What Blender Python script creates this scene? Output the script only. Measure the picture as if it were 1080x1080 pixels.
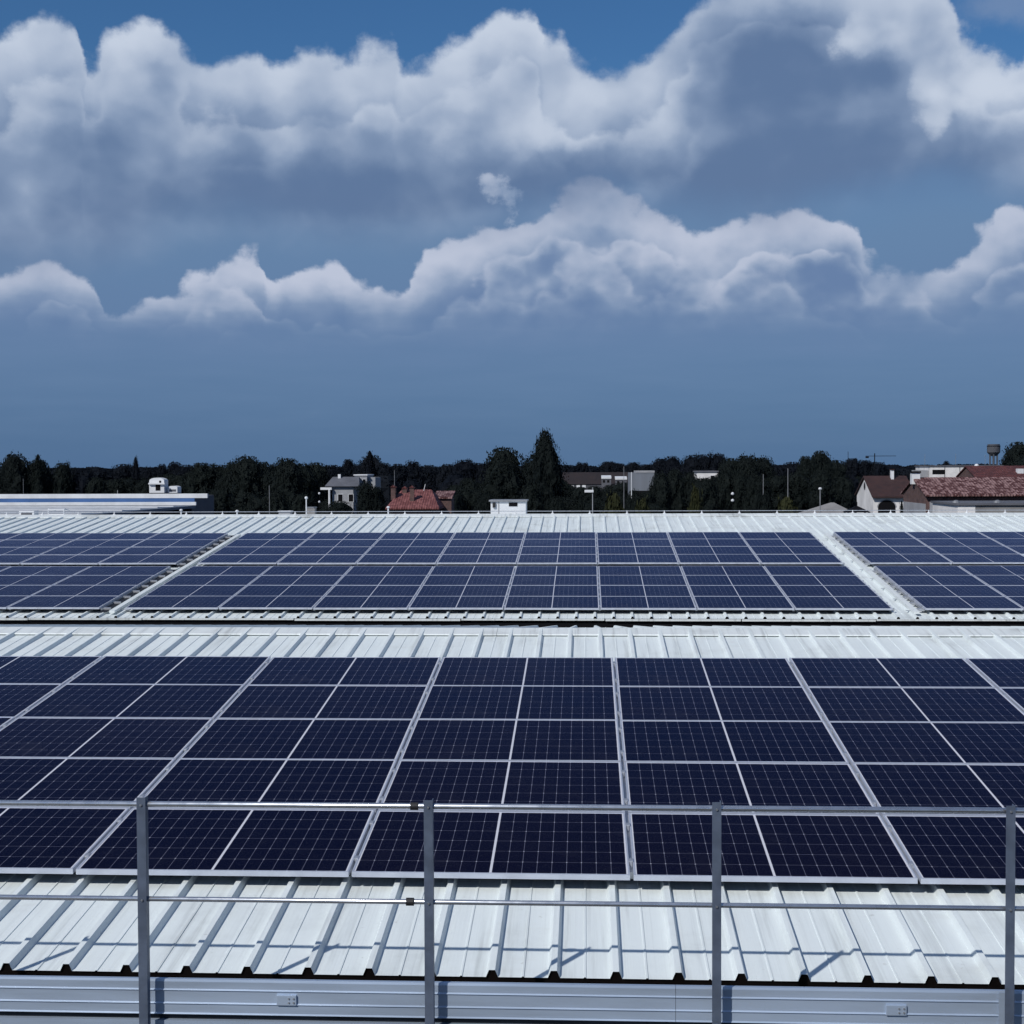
import bpy, bmesh, math, random
from mathutils import Vector, Matrix, noise as mnoise
for o in list(bpy.data.objects): bpy.data.objects.remove(o)
S = bpy.context.scene
COL = S.collection
H = 11.0                                  # eye height of the drone above the ground

# ------------------------------------------------------------------ camera
F = 1520.0
PITCH, YAW, ROLL = 0.0314, 0.0514, -0.0039
def cam_axes():
    cp, sp, cy, sy, cr, sr = (math.cos(PITCH), math.sin(PITCH), math.cos(YAW), math.sin(YAW), math.cos(ROLL), math.sin(ROLL))
    fwd = Vector((-sy*cp, cy*cp, -sp)); right = Vector((cy, sy, 0)); up = right.cross(fwd)
    return right*cr + up*sr, up*cr - right*sr, fwd
RT, UP, FW = cam_axes()
cd = bpy.data.cameras.new('camera'); cam = bpy.data.objects.new('camera', cd); COL.objects.link(cam)
cd.sensor_width = 36; cd.lens = 36*F/1080; cd.clip_start = 0.1; cd.clip_end = 20000
cam.matrix_world = Matrix(((RT.x, UP.x, -FW.x, 0), (RT.y, UP.y, -FW.y, 0), (RT.z, UP.z, -FW.z, H), (0, 0, 0, 1)))
S.camera = cam
S.view_settings.view_transform = 'Standard'; S.view_settings.look = 'None'
S.cycles.use_adaptive_sampling = True; S.cycles.adaptive_threshold = 0.015; S.cycles.adaptive_min_samples = 8
S.cycles.max_bounces = 5; S.cycles.use_denoising = True
S.view_settings.exposure = 0.0; S.view_settings.gamma = 1.0

def ray(px, py):
    return RT*((px-540)/F) - UP*((py-540)/F) + FW
def at(px, py, Y):
    """world point on the plane y = Y that the photograph shows at (px, py)"""
    r = ray(px, py); k = Y/r.y
    return Vector((r.x*k, Y, H + r.z*k))
def azel(px, py):
    r = ray(px, py).normalized()
    return math.atan2(r.x, r.y), math.asin(r.z)

# ------------------------------------------------------------------ sun
SUN = Vector((-0.72, -0.96, 1.0)).normalized()      # towards the sun
SUN_EL = math.asin(SUN.z); SUN_AZ = math.atan2(SUN.x, SUN.y)
sd = bpy.data.lights.new('sun', 'SUN'); sun = bpy.data.objects.new('sun', sd); COL.objects.link(sun)
sd.energy = 3.6; sd.angle = math.radians(0.53); sd.color = (1.0, 0.965, 0.915)
sun.rotation_euler = SUN.to_track_quat('Z', 'Y').to_euler(); sun.location = (-20, -10, 40)

# ------------------------------------------------------------------ sky: Nishita air plus cumulus decks
W = bpy.data.worlds.new('World'); S.world = W; W.use_nodes = True
W.cycles.sampling_method = 'MANUAL'; W.cycles.sample_map_resolution = 256
class NT:
    """a small builder: arithmetic on sockets makes Math nodes"""
    def __init__(s, tree): s.t = tree
    def node(s, kind, **kw):
        n = s.t.nodes.new(kind)
        for k, v in kw.items(): setattr(n, k, v)
        return n
    def put(s, sock, v):
        if isinstance(v, V): s.t.links.new(v.s, sock)
        elif hasattr(v, 'is_output'): s.t.links.new(v, sock)
        else: sock.default_value = v
    def math(s, op, a, b=None, c=None, clamp=False):
        n = s.node('ShaderNodeMath', operation=op, use_clamp=clamp)
        for i, v in enumerate((a, b, c)):
            if v is not None: s.put(n.inputs[i], v)
        return V(s, n.outputs[0])
    def vec(s, x, y, z=0.0):
        n = s.node('ShaderNodeCombineXYZ')
        for i, v in enumerate((x, y, z)): s.put(n.inputs[i], v)
        return V(s, n.outputs[0])
    def noise(s, p, scale, detail=4, rough=0.5, lac=2.0, kind='FBM', dist=0.0):
        n = s.node('ShaderNodeTexNoise', noise_dimensions='2D', noise_type=kind)
        s.put(n.inputs['Vector'], p); n.inputs['Scale'].default_value = scale; n.inputs['Detail'].default_value = detail
        n.inputs['Roughness'].default_value = rough; n.inputs['Lacunarity'].default_value = lac
        if 'Distortion' in n.inputs: n.inputs['Distortion'].default_value = dist
        return V(s, n.outputs[0])
    def puffs(s, p, scale, detail=2, rough=0.5, smooth=0.6):
        n = s.node('ShaderNodeTexVoronoi', voronoi_dimensions='2D', feature='SMOOTH_F1')
        s.put(n.inputs['Vector'], p); n.inputs['Scale'].default_value = scale; n.inputs['Detail'].default_value = detail
        n.inputs['Roughness'].default_value = rough; n.inputs['Smoothness'].default_value = smooth
        return V(s, n.outputs['Distance'])
    def curve(s, x, pts):
        n = s.node('ShaderNodeFloatCurve'); c = n.mapping.curves[0]
        while len(c.points) < len(pts): c.points.new(0.5, 0.5)
        for p, (a, b) in zip(c.points, sorted(pts)): p.location = (a, b); p.handle_type = 'AUTO_CLAMPED'
        n.mapping.use_clip = False; n.mapping.update(); s.put(n.inputs['Value'], x)
        return V(s, n.outputs[0])
    def step(s, x, a, b, lo=0.0, hi=1.0):
        n = s.node('ShaderNodeMapRange', interpolation_type='SMOOTHSTEP')
        for i, v in enumerate((x, a, b, lo, hi)): s.put(n.inputs[i], v)
        return V(s, n.outputs[0])
    def mix(s, f, a, b, blend='MIX'):
        n = s.node('ShaderNodeMix', data_type='RGBA', blend_type=blend)
        for i, v in ((0, f), (6, a), (7, b)): s.put(n.inputs[i], (*v, 1.0) if isinstance(v, tuple) and len(v) == 3 else v)
        return V(s, n.outputs[2])
class V:
    def __init__(s, nt, sock): s.n = nt; s.s = sock
    def __add__(s, o): return s.n.math('ADD', s, o)
    __radd__ = __add__
    def __sub__(s, o): return s.n.math('SUBTRACT', s, o)
    def __rsub__(s, o): return s.n.math('SUBTRACT', o, s)
    def __mul__(s, o): return s.n.math('MULTIPLY', s, o)
    __rmul__ = __mul__
    def __truediv__(s, o): return s.n.math('DIVIDE', s, o)
    def clamp(s): return s.n.math('MAXIMUM', s.n.math('MINIMUM', s, 1.0), 0.0)

def build_sky():
    w = NT(W.node_tree); W.node_tree.nodes.clear()
    g = w.node('ShaderNodeTexCoord').outputs['Generated']
    sp = w.node('ShaderNodeSeparateXYZ'); W.node_tree.links.new(g, sp.inputs[0])
    X, Y, Z = (V(w, sp.outputs[i]) for i in range(3))
    az = w.math('ARCTAN2', X, Y); el = w.math('ARCSINE', Z)
    sky = w.node('ShaderNodeTexSky', sky_type='NISHITA', sun_disc=False)
    sky.sun_elevation = SUN_EL; sky.sun_rotation = SUN_AZ; sky.air_density = 1.0; sky.dust_density = 0.6; sky.ozone_density = 2.0
    A0, A1 = azel(-60, 200)[0], azel(1140, 200)[0]
    u = w.math('PINGPONG', (az - A0)/(A1 - A0), 1.0)
    EM = 0.4
    px1 = 1/F
    P = w.vec(az, el*1.15, 0.0)
    def off(p, x, y, z=0.0):
        n = w.node('ShaderNodeVectorMath', operation='ADD'); w.put(n.inputs[0], p); n.inputs[1].default_value = (x, y, z)
        return V(w, n.outputs[0])
    def outline(pts):
        q = []
        for x, y in pts:
            a, e = azel(x, y); q.append(((a-A0)/(A1-A0), e/EM))
        return w.curve(uw, q)*EM
    # ragged coordinates: the outlines are bent by turbulence
    t1 = w.noise(off(P, 3, 1, 5), 26, 5, 0.6) - 0.5
    t2 = w.noise(off(P, 7, 4, 2), 26, 5, 0.6) - 0.5
    uw = w.math('PINGPONG', (az + t1*0.014 - A0)/(A1 - A0), 1.0)
    ew = el + t2*0.014
    azw = az + t1*0.014
    def blob(x, y, rx, ry, p=1.0):
        a, e = azel(x, y)
        dx = (azw - a)*(F/rx); dy = (ew - e)*(F/ry)
        r2 = dx*dx + dy*dy
        return w.math('EXPONENT', r2*-1.0)
    # billow relief, lit from the upper left
    D = (-0.016, 0.018)
    def pf(p): return w.puffs(p, 9, 3, 0.52, 0.30)
    Pd = w.vec(az + t1*0.012, el*1.25 + t2*0.012, 0.0)
    p1 = pf(Pd); lit1 = pf(off(Pd, *D)) - p1
    Pe = off(w.vec(az*1.5 + t1*0.012, el*1.9 + t2*0.012, 0.0), 5, 2)
    p2 = pf(Pe); lit2 = pf(off(Pe, *D)) - p2
    broad = w.noise(off(P, 1, 8, 3), 9, 4, 0.55) - 0.5
    fine = w.noise(off(P, 2, 2, 9), 55, 5, 0.6) - 0.5
    def Yp(y): return azel(540, y)[1]
    # ---- colours (radiance)
    BLUE = w.mix(1.0, V(w, sky.outputs[0]), (0.029, 0.052, 0.074), 'MULTIPLY')
    WHITE, MIDC, GREY, DECK = (0.57, 0.64, 0.76), (0.265, 0.35, 0.505), (0.115, 0.185, 0.33), (0.105, 0.19, 0.355)
    col = BLUE
    streak = (w.noise(w.vec(az*2.0, el*16.0), 6, 3, 0.5) - 0.5)*0.030
    # thin veil and the hazy deck towards the horizon
    veil = w.step(el + broad*0.04, Yp(60), Yp(270))
    col = w.mix(veil*0.9, col, w.mix(w.step(el + streak, Yp(500), Yp(345)), (0.080, 0.155, 0.305), w.mix(w.step(el + broad*0.02, Yp(350), Yp(240)), (0.125, 0.205, 0.365), (0.135, 0.228, 0.385))))
    # ---- lower cumulus row
    T2 = outline([(-80,300),(-40,290),(0,290),(20,284),(50,275),(75,282),(96,288),(106,312),(116,324),(124,326),(135,318),(160,298),(200,283),(222,276),(235,258),(258,254),(274,262),(279,285),(286,290),
        (300,274),(318,268),(336,260),(352,262),(366,278),(392,288),(408,293),(428,291),(440,272),(462,252),(480,243),(505,238),(535,232),(575,210),(600,192),(625,184),(650,187),(690,200),(720,220),(745,232),
        (775,222),(810,214),(850,214),(885,222),(903,240),(918,262),(940,262),(975,258),(1000,256),(1022,238),(1040,224),(1062,216),(1100,214),(1140,225)])
    base2 = w.step(el + broad*0.03 + streak*0.5, Yp(392), Yp(300))
    tone = blob(680,240,70,40)*0.08 + blob(500,280,60,35)*0.10 + blob(800,270,80,45)*0.08 + blob(340,285,50,25)*0.14 + blob(225,290,60,25)*0.14 - blob(60,335,110,30)*0.22 - blob(965,285,35,28)*0.35 - blob(890,300,50,40)*0.25 - blob(600,335,160,25)*0.15
    bank = w.mix(0.5, DECK, MIDC)
    m2 = None
    for k, (drop, soft, base, rim, fall) in enumerate(((0.0, 0.007, 0.28, 0.62, 0.046), (0.020, 0.008, 0.26, 0.58, 0.036), (0.042, 0.012, 0.22, 0.48, 0.034), (0.064, 0.018, 0.20, 0.28, 0.034))):
        q = off(Pe, 1.7*k, 0.9*k)
        pk = p2 if k == 0 else w.puffs(q, 11, 2, 0.5, 0.25)
        bump = (0.50 - pk)*(0.022 if k == 0 else 0.050)
        dk = T2 - drop - ew + bump + (broad*0.05 if k else 0.001)
        mk = w.step(dk + fine*0.010, 0.0, soft)
        bk = (1.0 - w.step(dk, 0.0, fall))*rim + base + lit2*0.55 + tone + fine*0.08
        bk = bk*base2
        ck = w.mix(w.step(bk, -0.05, 0.62), (0.135, 0.215, 0.385), MIDC); ck = w.mix(w.step(bk, 0.30, 1.05), ck, (0.52, 0.57, 0.70))
        bank = ck if k == 0 else w.mix(mk*(0.92 - 0.12*k), bank, ck)
        if k == 0: m2 = mk
    col = w.mix(m2*(base2*0.95), col, bank)
    # ---- upper stratocumulus
    T1 = outline([(-80,25),(-30,26),(0,24),(22,16),(45,7),(65,10),(82,20),(89,44),(98,44),(112,28),(135,26),(160,25),(180,32),(198,46),(222,50),(245,44),(268,38),(285,50),(300,48),(318,36),(345,30),(364,37),
        (378,26),(396,17),(414,21),(421,40),(445,38),(468,31),(490,29),(508,15),(528,4),(546,-1),(565,12),(572,33),(588,33),(604,50),(622,54),(645,46),(665,39),(685,35),(700,18),(722,-2),(745,-25),(800,-45),
        (900,-45),(985,-40),(1005,-20),(1018,12),(1040,26),(1060,42),(1085,30),(1140,5)])
    low = w.curve(uw, [((azel(x, 200)[0]-A0)/(A1-A0), azel(540, y)[1]/EM) for x, y in ((-80,300),(0,292),(100,275),(200,248),(300,240),(420,246),(500,238),(560,226),(640,212),(720,228),(800,232),(880,214),(960,206),(1030,208),(1080,222),(1140,230))])*EM
    base1 = w.step(el + broad*0.03 + t2*0.012, low - 0.022, low + 0.024)
    tone = broad*0.25
    for x, y, rx, ry, g_ in ((75,60,70,50,.2),(330,110,90,50,.22),(400,70,40,50,.25),(560,70,60,60,.2),(640,120,140,50,.3),(905,38,26,20,.55),(935,30,30,18,.3),(1000,60,45,40,.35),(985,130,30,40,.3),(1050,90,40,30,.4),
                            (20,200,30,20,.25),(60,160,120,40,.1),(560,130,90,40,.2),(700,60,80,40,-.15),(830,110,75,65,-.50),(840,48,48,40,-.55),(770,40,60,30,-.2),(930,75,22,16,-.4),(1065,8,40,14,-.5),(200,110,110,40,-.05),
                            (120,150,120,20,-.2),(300,205,260,28,-.35),(750,190,260,30,-.35),(560,170,200,20,-.15),(1015,150,60,20,-.1)):
        tone = tone + blob(x, y, rx, ry)*(g_*0.55 if g_ > 0 else g_*1.0)
    bank, m1 = None, None
    for k, (drop, soft, base, rim, fall) in enumerate(((0.0, 0.012, 0.33, 0.58, 0.062), (0.026, 0.010, 0.28, 0.52, 0.052), (0.054, 0.016, 0.18, 0.42, 0.048), (0.086, 0.024, 0.06, 0.30, 0.044))):
        q = off(Pd, 2.3*k, 1.1*k)
        pk = p1 if k == 0 else w.puffs(q, 8.5, 2, 0.5, 0.25)
        bump = (0.50 - pk)*(0.024 if k == 0 else 0.062)
        dk = T1 - drop - ew + bump + (broad*0.07 if k else 0.002)
        mk = w.step(dk + fine*0.013, 0.0, soft)
        bk = (1.0 - w.step(dk, 0.0, fall))*rim + base - 0.03 + lit1*0.55 + tone + fine*0.06
        ck = w.mix(w.step(bk, -0.25, 0.70), GREY, MIDC); ck = w.mix(w.step(bk, 0.32, 1.15), ck, WHITE)
        bank = ck if k == 0 else w.mix(mk*(0.90 - 0.14*k), bank, ck)
        if k == 0: m1 = mk
    col = w.mix(m1*base1*0.96, col, bank)
    # sunlit heads standing out of the deck on the right, and a torn scrap between the rows
    hs = blob(903,42,24,24)*1.0 + blob(925,24,26,16)*0.8 + blob(985,30,45,30)*0.9 + blob(965,75,26,40)*0.7 + blob(1010,75,55,40)*0.9 + blob(985,125,26,34)*0.8 + blob(1060,95,45,36)*0.9 - blob(935,82,26,20)*0.8 - blob(1055,125,36,16)*0.5
    inside = w.step(hs, 0.05, 0.3)
    ms = w.step(hs + ((0.5 - p1)*0.9 + fine*0.7)*inside, 0.34, 0.85)
    cs = w.mix(w.step(lit1*1.2 + broad*0.5 + hs*0.25 + 0.34, 0.0, 1.15), MIDC, WHITE)
    col = w.mix(ms*0.85, col, cs)
    cn = w.step(blob(1075,2,60,22) + fine*0.6 + broad*0.4, 0.1, 1.0)
    col = w.mix(cn*0.55, col, (0.22, 0.30, 0.46))
    sc = blob(515,192,15,9)*0.8 + blob(529,203,15,13)*0.7 + blob(547,210,16,17)*0.9 + blob(541,230,12,15)*0.7
    m3 = w.step(sc + (fine*2.2 + (0.5 - p2)*0.8)*w.step(sc, 0.03, 0.3), 0.30, 0.95)
    col = w.mix(m3*0.7, col, w.mix(w.step(lit2*1.5 + 0.5 + fine, 0.0, 1.0), MIDC, (0.50, 0.56, 0.69)))
    # ---- broken cloud over the rest of the dome, above the frame
    deep = w.step(el, Yp(0), Yp(-500))
    col = w.mix(deep*0.6, col, (0.035, 0.075, 0.19))
    hi = w.noise(off(P, 4, 6, 8), 3.0, 4, 0.55)
    mh = w.step(hi, 0.40, 0.68)*w.step(el, 0.75, 1.15)
    col = w.mix(mh*0.8, col, w.mix(w.step(hi, 0.5, 0.75), WHITE, MIDC))
    col = w.mix(w.step(el, 0.0, -0.02), col, (0.05, 0.07, 0.09))
    bg = w.node('ShaderNodeBackground'); bg.inputs['Strength'].default_value = 1.0
    # the sky texture is scaled to strength 0.1 inside the mix, so the sum stays in photographic range
    w.put(bg.inputs['Color'], col)
    out = w.node('ShaderNodeOutputWorld'); W.node_tree.links.new(bg.outputs[0], out.inputs[0])
build_sky()
# ------------------------------------------------------------------ mesh helpers
class MB:
    """collects shapes and links them as one mesh object"""
    def __init__(s): s.v = []; s.f = []
    def poly(s, pts):
        n = len(s.v); s.v += [tuple(p) for p in pts]; s.f.append(tuple(range(n, n+len(pts)))); return s
    def box(s, x0, x1, y0, y1, z0, z1, m=None):
        c = [Vector((x, y, z)) for z in (z0, z1) for x, y in ((x0, y0), (x1, y0), (x1, y1), (x0, y1))]
        if m: c = [m @ p for p in c]
        n = len(s.v); s.v += [tuple(p) for p in c]
        for q in ((3,2,1,0),(4,5,6,7),(0,1,5,4),(1,2,6,5),(2,3,7,6),(3,0,4,7)): s.f.append(tuple(n+i for i in q))
        return s
    def tube(s, a, b, r0, r1=None, seg=10, cap=True):
        a, b = Vector(a), Vector(b); r1 = r0 if r1 is None else r1
        d = (b-a).normalized(); u = d.orthogonal().normalized(); w = d.cross(u); n = len(s.v)
        for c, r in ((a, r0), (b, r1)):
            for i in range(seg):
                t = 2*math.pi*i/seg; s.v.append(tuple(c + u*(math.cos(t)*r) + w*(math.sin(t)*r)))
        for i in range(seg):
            j = (i+1) % seg; s.f.append((n+i, n+j, n+seg+j, n+seg+i))
        if cap: s.f.append(tuple(n+seg-1-i for i in range(seg))); s.f.append(tuple(n+seg+i for i in range(seg)))
        return s
    def prism(s, prof, a, b):
        """closed profile of 2-D points swept: a, b are functions from a profile point to 3-D"""
        n = len(s.v); k = len(prof)
        s.v += [tuple(a(p)) for p in prof] + [tuple(b(p)) for p in prof]
        for i in range(k):
            j = (i+1) % k; s.f.append((n+i, n+j, n+k+j, n+k+i))
        s.f.append(tuple(n+k-1-i for i in range(k))); s.f.append(tuple(n+k+i for i in range(k)))
        return s
    def lathe(s, prof, c=(0,0,0), seg=16):
        n = len(s.v); c = Vector(c)
        for r, z in prof:
            for i in range(seg):
                t = 2*math.pi*i/seg; s.v.append(tuple(c + Vector((r*math.cos(t), r*math.sin(t), z))))
        for k in range(len(prof)-1):
            for i in range(seg):
                j = (i+1) % seg; s.f.append((n+k*seg+i, n+k*seg+j, n+(k+1)*seg+j, n+(k+1)*seg+i))
        s.f.append(tuple(n+seg-1-i for i in range(seg))); s.f.append(tuple(n+(len(prof)-1)*seg+i for i in range(seg)))
        return s
    def build(s, name, mat, parent=None, smooth=False, bevel=0.0, recalc=True):
        me = bpy.data.meshes.new(name); me.from_pydata(s.v, [], s.f)
        if recalc:
            bm = bmesh.new(); bm.from_mesh(me); bmesh.ops.recalc_face_normals(bm, faces=bm.faces)
            if bevel: bmesh.ops.bevel(bm, geom=list(bm.edges), offset=bevel, segments=2, affect='EDGES', profile=0.7)
            bm.to_mesh(me); bm.free()
        if smooth: me.polygons.foreach_set('use_smooth', [True]*len(me.polygons))
        me.materials.append(mat)
        o = bpy.data.objects.new(name, me); COL.objects.link(o)
        if parent: o.parent = parent
        return o
def tag(o, label=None, cat=None, group=None, kind=None):
    for k, v in (('label', label), ('category', cat), ('group', group), ('kind', kind)):
        if v: o[k] = v
    return o
def thing(name, label, cat, loc=(0, 0, 0), group=None, rz=0.0):
    o = bpy.data.objects.new(name, None); COL.objects.link(o); o.location = loc; o.rotation_euler = (0, 0, rz); o.empty_display_size = 0.2
    return tag(o, label, cat, group)
KIDS = {}
def kids(o):
    return [c for c in COL.objects if c.parent is o]
def copy_tree(o, children, parent=None):
    """children: {object: [its child objects]}"""
    c = o.copy(); COL.objects.link(c)
    if parent: c.parent = parent
    for ch in children.get(o, []): copy_tree(ch, children, c)
    return c

# ------------------------------------------------------------------ materials
def material(name):
    m = bpy.data.materials.new(name); m.use_nodes = True; t = m.node_tree; t.nodes.clear()
    n = NT(t); b = n.node('ShaderNodeBsdfPrincipled'); o = n.node('ShaderNodeOutputMaterial'); t.links.new(b.outputs[0], o.inputs[0])
    return m, n, b
def plain(name, col, rough=0.6, metal=0.0, vary=0.12, scale=2.0, bump=0.0, stretch=(1, 1, 1), spec=0.5):
    """a colour broken up by worn noise"""
    m, n, b = material(name)
    tc = n.node('ShaderNodeTexCoord').outputs['Object']
    mp = n.node('ShaderNodeMapping'); m.node_tree.links.new(tc, mp.inputs[0]); mp.inputs['Scale'].default_value = stretch
    q = n.node('ShaderNodeTexNoise'); m.node_tree.links.new(mp.outputs[0], q.inputs['Vector']); q.inputs['Scale'].default_value = scale
    q.inputs['Detail'].default_value = 6; q.inputs['Roughness'].default_value = 0.6
    f = V(n, q.outputs[0])
    k = n.step(f, 0.3, 0.7, 1-vary*1.6, 1+vary*0.7)
    col4 = n.mix(1.0, tuple(col), (1, 1, 1), 'MULTIPLY')
    vm = n.node('ShaderNodeVectorMath', operation='SCALE'); n.put(vm.inputs[0], col4); n.put(vm.inputs['Scale'], k)
    m.node_tree.links.new(vm.outputs[0], b.inputs['Base Color'])
    b.inputs['Metallic'].default_value = metal; b.inputs['Specular IOR Level'].default_value = spec
    n.put(b.inputs['Roughness'], n.step(f, 0.25, 0.75, rough*0.85, min(1, rough*1.15)))
    if bump:
        bp = n.node('ShaderNodeBump'); bp.inputs['Strength'].default_value = bump; bp.inputs['Distance'].default_value = 0.02
        n.put(bp.inputs['Height'], f); m.node_tree.links.new(bp.outputs[0], b.inputs['Normal'])
    return m

def roof_material(name, col, streak=0.16):
    """white coated sheet: dirt washed down the slope, fine pressed lines, blotches"""
    m, n, b = material(name)
    tc = n.node('ShaderNodeTexCoord').outputs['Object']
    def nz(sc, scale, det=5, rough=0.6):
        mp = n.node('ShaderNodeMapping'); m.node_tree.links.new(tc, mp.inputs[0]); mp.inputs['Scale'].default_value = sc
        q = n.node('ShaderNodeTexNoise'); m.node_tree.links.new(mp.outputs[0], q.inputs['Vector'])
        q.inputs['Scale'].default_value = scale; q.inputs['Detail'].default_value = det; q.inputs['Roughness'].default_value = rough
        return V(n, q.outputs[0])
    s1 = nz((9, 0.35, 1), 1.6); s2 = nz((1, 1, 1), 1.1, 6); s3 = nz((60, 0.25, 1), 1.0, 2); s4 = nz((1, 1, 1), 14, 3)
    k = 1.0 - n.step(s1, 0.48, 0.80)*streak - n.step(s2, 0.5, 0.8)*streak*0.9 - n.step(s3, 0.5, 0.75)*0.06
    s5 = nz((0.9, 2.2, 1), 0.9, 6, 0.65); spots = n.step(s4, 0.68, 0.76)
    c = n.mix(spots*0.28, tuple(col), (0.30, 0.29, 0.26))
    c = n.mix(n.step(s5, 0.56, 0.80)*0.30, c, (0.46, 0.46, 0.42))
    vm = n.node('ShaderNodeVectorMath', operation='SCALE'); n.put(vm.inputs[0], c); n.put(vm.inputs['Scale'], k)
    m.node_tree.links.new(vm.outputs[0], b.inputs['Base Color'])
    n.put(b.inputs['Roughness'], n.step(s2, 0.3, 0.7, 0.42, 0.62))
    b.inputs['Specular IOR Level'].default_value = 0.3
    bp = n.node('ShaderNodeBump'); bp.inputs['Strength'].default_value = 0.25; bp.inputs['Distance'].default_value = 0.004
    n.put(bp.inputs['Height'], s3 + s2*0.6); m.node_tree.links.new(bp.outputs[0], b.inputs['Normal'])
    return m

MW, MD, PY = 1.722, 1.134, 1.152          # a solar module and its pitch up the slope
PX = 1.742
def cell_material():
    m, n, b = material('solar_cells')
    tc = n.node('ShaderNodeTexCoord'); sp = n.node('ShaderNodeSeparateXYZ'); m.node_tree.links.new(tc.outputs['Object'], sp.inputs[0])
    x, y = V(n, sp.outputs[0]), V(n, sp.outputs[1])
    hx = (n.math('ABSOLUTE', x) - 0.0075)
    px, py = 0.0925, 0.1835
    fx = n.math('PINGPONG', hx, px/2); fy = n.math('PINGPONG', y - (MD/2 - 3*py), py/2)
    mid = n.math('LESS_THAN', hx, 0.0)
    lx = n.math('LESS_THAN', fx, 0.0015); ly = n.math('LESS_THAN', fy, 0.0014)
    dia = n.math('LESS_THAN', fx*0.9 + fy*0.9, 0.0062)
    edge = n.math('MAXIMUM', n.math('GREATER_THAN', hx, 9*px), n.math('GREATER_THAN', n.math('ABSOLUTE', y - MD/2), 3*py))
    line = n.math('MAXIMUM', lx, ly)
    white = n.math('MAXIMUM', mid, edge)
    bus = n.math('LESS_THAN', n.math('PINGPONG', y - (MD/2 - 3*py), py/20), 0.0004)
    rnd = V(n, n.node('ShaderNodeObjectInfo').outputs['Random'])
    cx = n.node('ShaderNodeTexNoise'); m.node_tree.links.new(tc.outputs['Object'], cx.inputs['Vector']); cx.inputs['Scale'].default_value = 2.2; cx.inputs['Detail'].default_value = 5
    dust = V(n, cx.outputs[0])
    cell = n.mix(rnd, (0.0024, 0.0020, 0.0092), (0.0042, 0.0028, 0.0088))
    cell = n.mix(n.step(dust, 0.50, 0.85)*(0.012 + rnd*0.03), cell, (0.20, 0.19, 0.18))
    c = n.mix(bus*0.10, cell, (0.25, 0.26, 0.30))
    c = n.mix(line*0.45, c, (0.26, 0.27, 0.36))
    c = n.mix(dia*0.6, c, (0.50, 0.51, 0.58))
    c = n.mix(white*0.95, c, (0.62, 0.63, 0.68))
    n.put(b.inputs['Base Color'], c)
    b.inputs['Roughness'].default_value = 0.45; b.inputs['Specular IOR Level'].default_value = 0.0
    # anti-reflective glass: a weak bluish mirror that grows towards grazing angles
    gl = n.node('ShaderNodeBsdfGlossy'); gl.inputs['Color'].default_value = (0.58, 0.67, 0.96, 1)
    n.put(gl.inputs['Roughness'], n.step(dust, 0.3, 0.8, 0.20, 0.32))
    fr = n.node('ShaderNodeFresnel'); fr.inputs['IOR'].default_value = 1.135
    mx = n.node('ShaderNodeMixShader'); n.put(mx.inputs[0], fr.outputs[0]); t = m.node_tree
    t.links.new(b.outputs[0], mx.inputs[1]); t.links.new(gl.outputs[0], mx.inputs[2])
    out = [q for q in t.nodes if q.bl_idname == 'ShaderNodeOutputMaterial'][0]; t.links.new(mx.outputs[0], out.inputs[0])
    return m

M = {}
M['roof'] = roof_material('white_roof_sheet', (0.705, 0.765, 0.775), 0.27)
M['cap'] = roof_material('white_ridge_flashing', (0.69, 0.735, 0.74), 0.42)
M['foam'] = plain('panel_core', (0.004, 0.003, 0.003), 0.9, vary=0.3, scale=9, spec=0.05)
M['gutter'] = plain('galvanised_gutter', (0.43, 0.52, 0.65), 0.38, 0.45, 0.10, 1.3, stretch=(0.5, 1, 5))
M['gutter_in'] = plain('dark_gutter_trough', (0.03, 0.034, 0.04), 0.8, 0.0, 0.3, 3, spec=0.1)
M['post'] = plain('galvanised_post', (0.115, 0.145, 0.205), 0.5, 0.35, 0.12, 8)
M['tube'] = plain('galvanised_tube', (0.62, 0.65, 0.70), 0.28, 0.85, 0.06, 12)
M['black'] = plain('black_rubber', (0.012, 0.012, 0.014), 0.6, vary=0.1)
M['alu'] = plain('anodised_aluminium', (0.57, 0.605, 0.69), 0.38, 0.45, 0.05, 6)
M['rail'] = plain('mill_aluminium', (0.50, 0.52, 0.56), 0.4, 0.6, 0.1, 6)
M['cells'] = cell_material()
M['wall'] = plain('painted_wall_panel', (0.42, 0.43, 0.44), 0.7, 0, 0.1, 0.8)
M['far_white'] = plain('weathered_white_render', (0.70, 0.69, 0.69), 0.8, 0, 0.12, 0.4)
M['tower'] = plain('shade_dark_concrete', (0.07, 0.075, 0.09), 0.9, 0, 0.15, 0.3)  # concrete darkened in its base colour to stand for shade on the tower
M['white'] = plain('white_paint', (0.66, 0.68, 0.71), 0.6, 0, 0.07, 0.9)
M['offwhite'] = plain('dimmed_white_render', (0.30, 0.31, 0.335), 0.8, 0, 0.12, 0.5)  # white lowered in its colour for the cloud shadow over the far houses
M['greywall'] = plain('grey_render', (0.10, 0.105, 0.125), 0.85, 0, 0.15, 0.4)
M['blue'] = plain('blue_fascia', (0.045, 0.125, 0.32), 0.5, 0, 0.15, 0.3)
M['greyroof'] = plain('grey_roof_sheet', (0.115, 0.145, 0.195), 0.6, 0, 0.10, 0.6, stretch=(0.2, 2.5, 1))
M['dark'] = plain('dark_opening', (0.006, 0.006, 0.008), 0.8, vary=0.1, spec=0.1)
M['steel'] = plain('grey_steel', (0.25, 0.26, 0.28), 0.5, 0.3, 0.1, 2)
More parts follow.
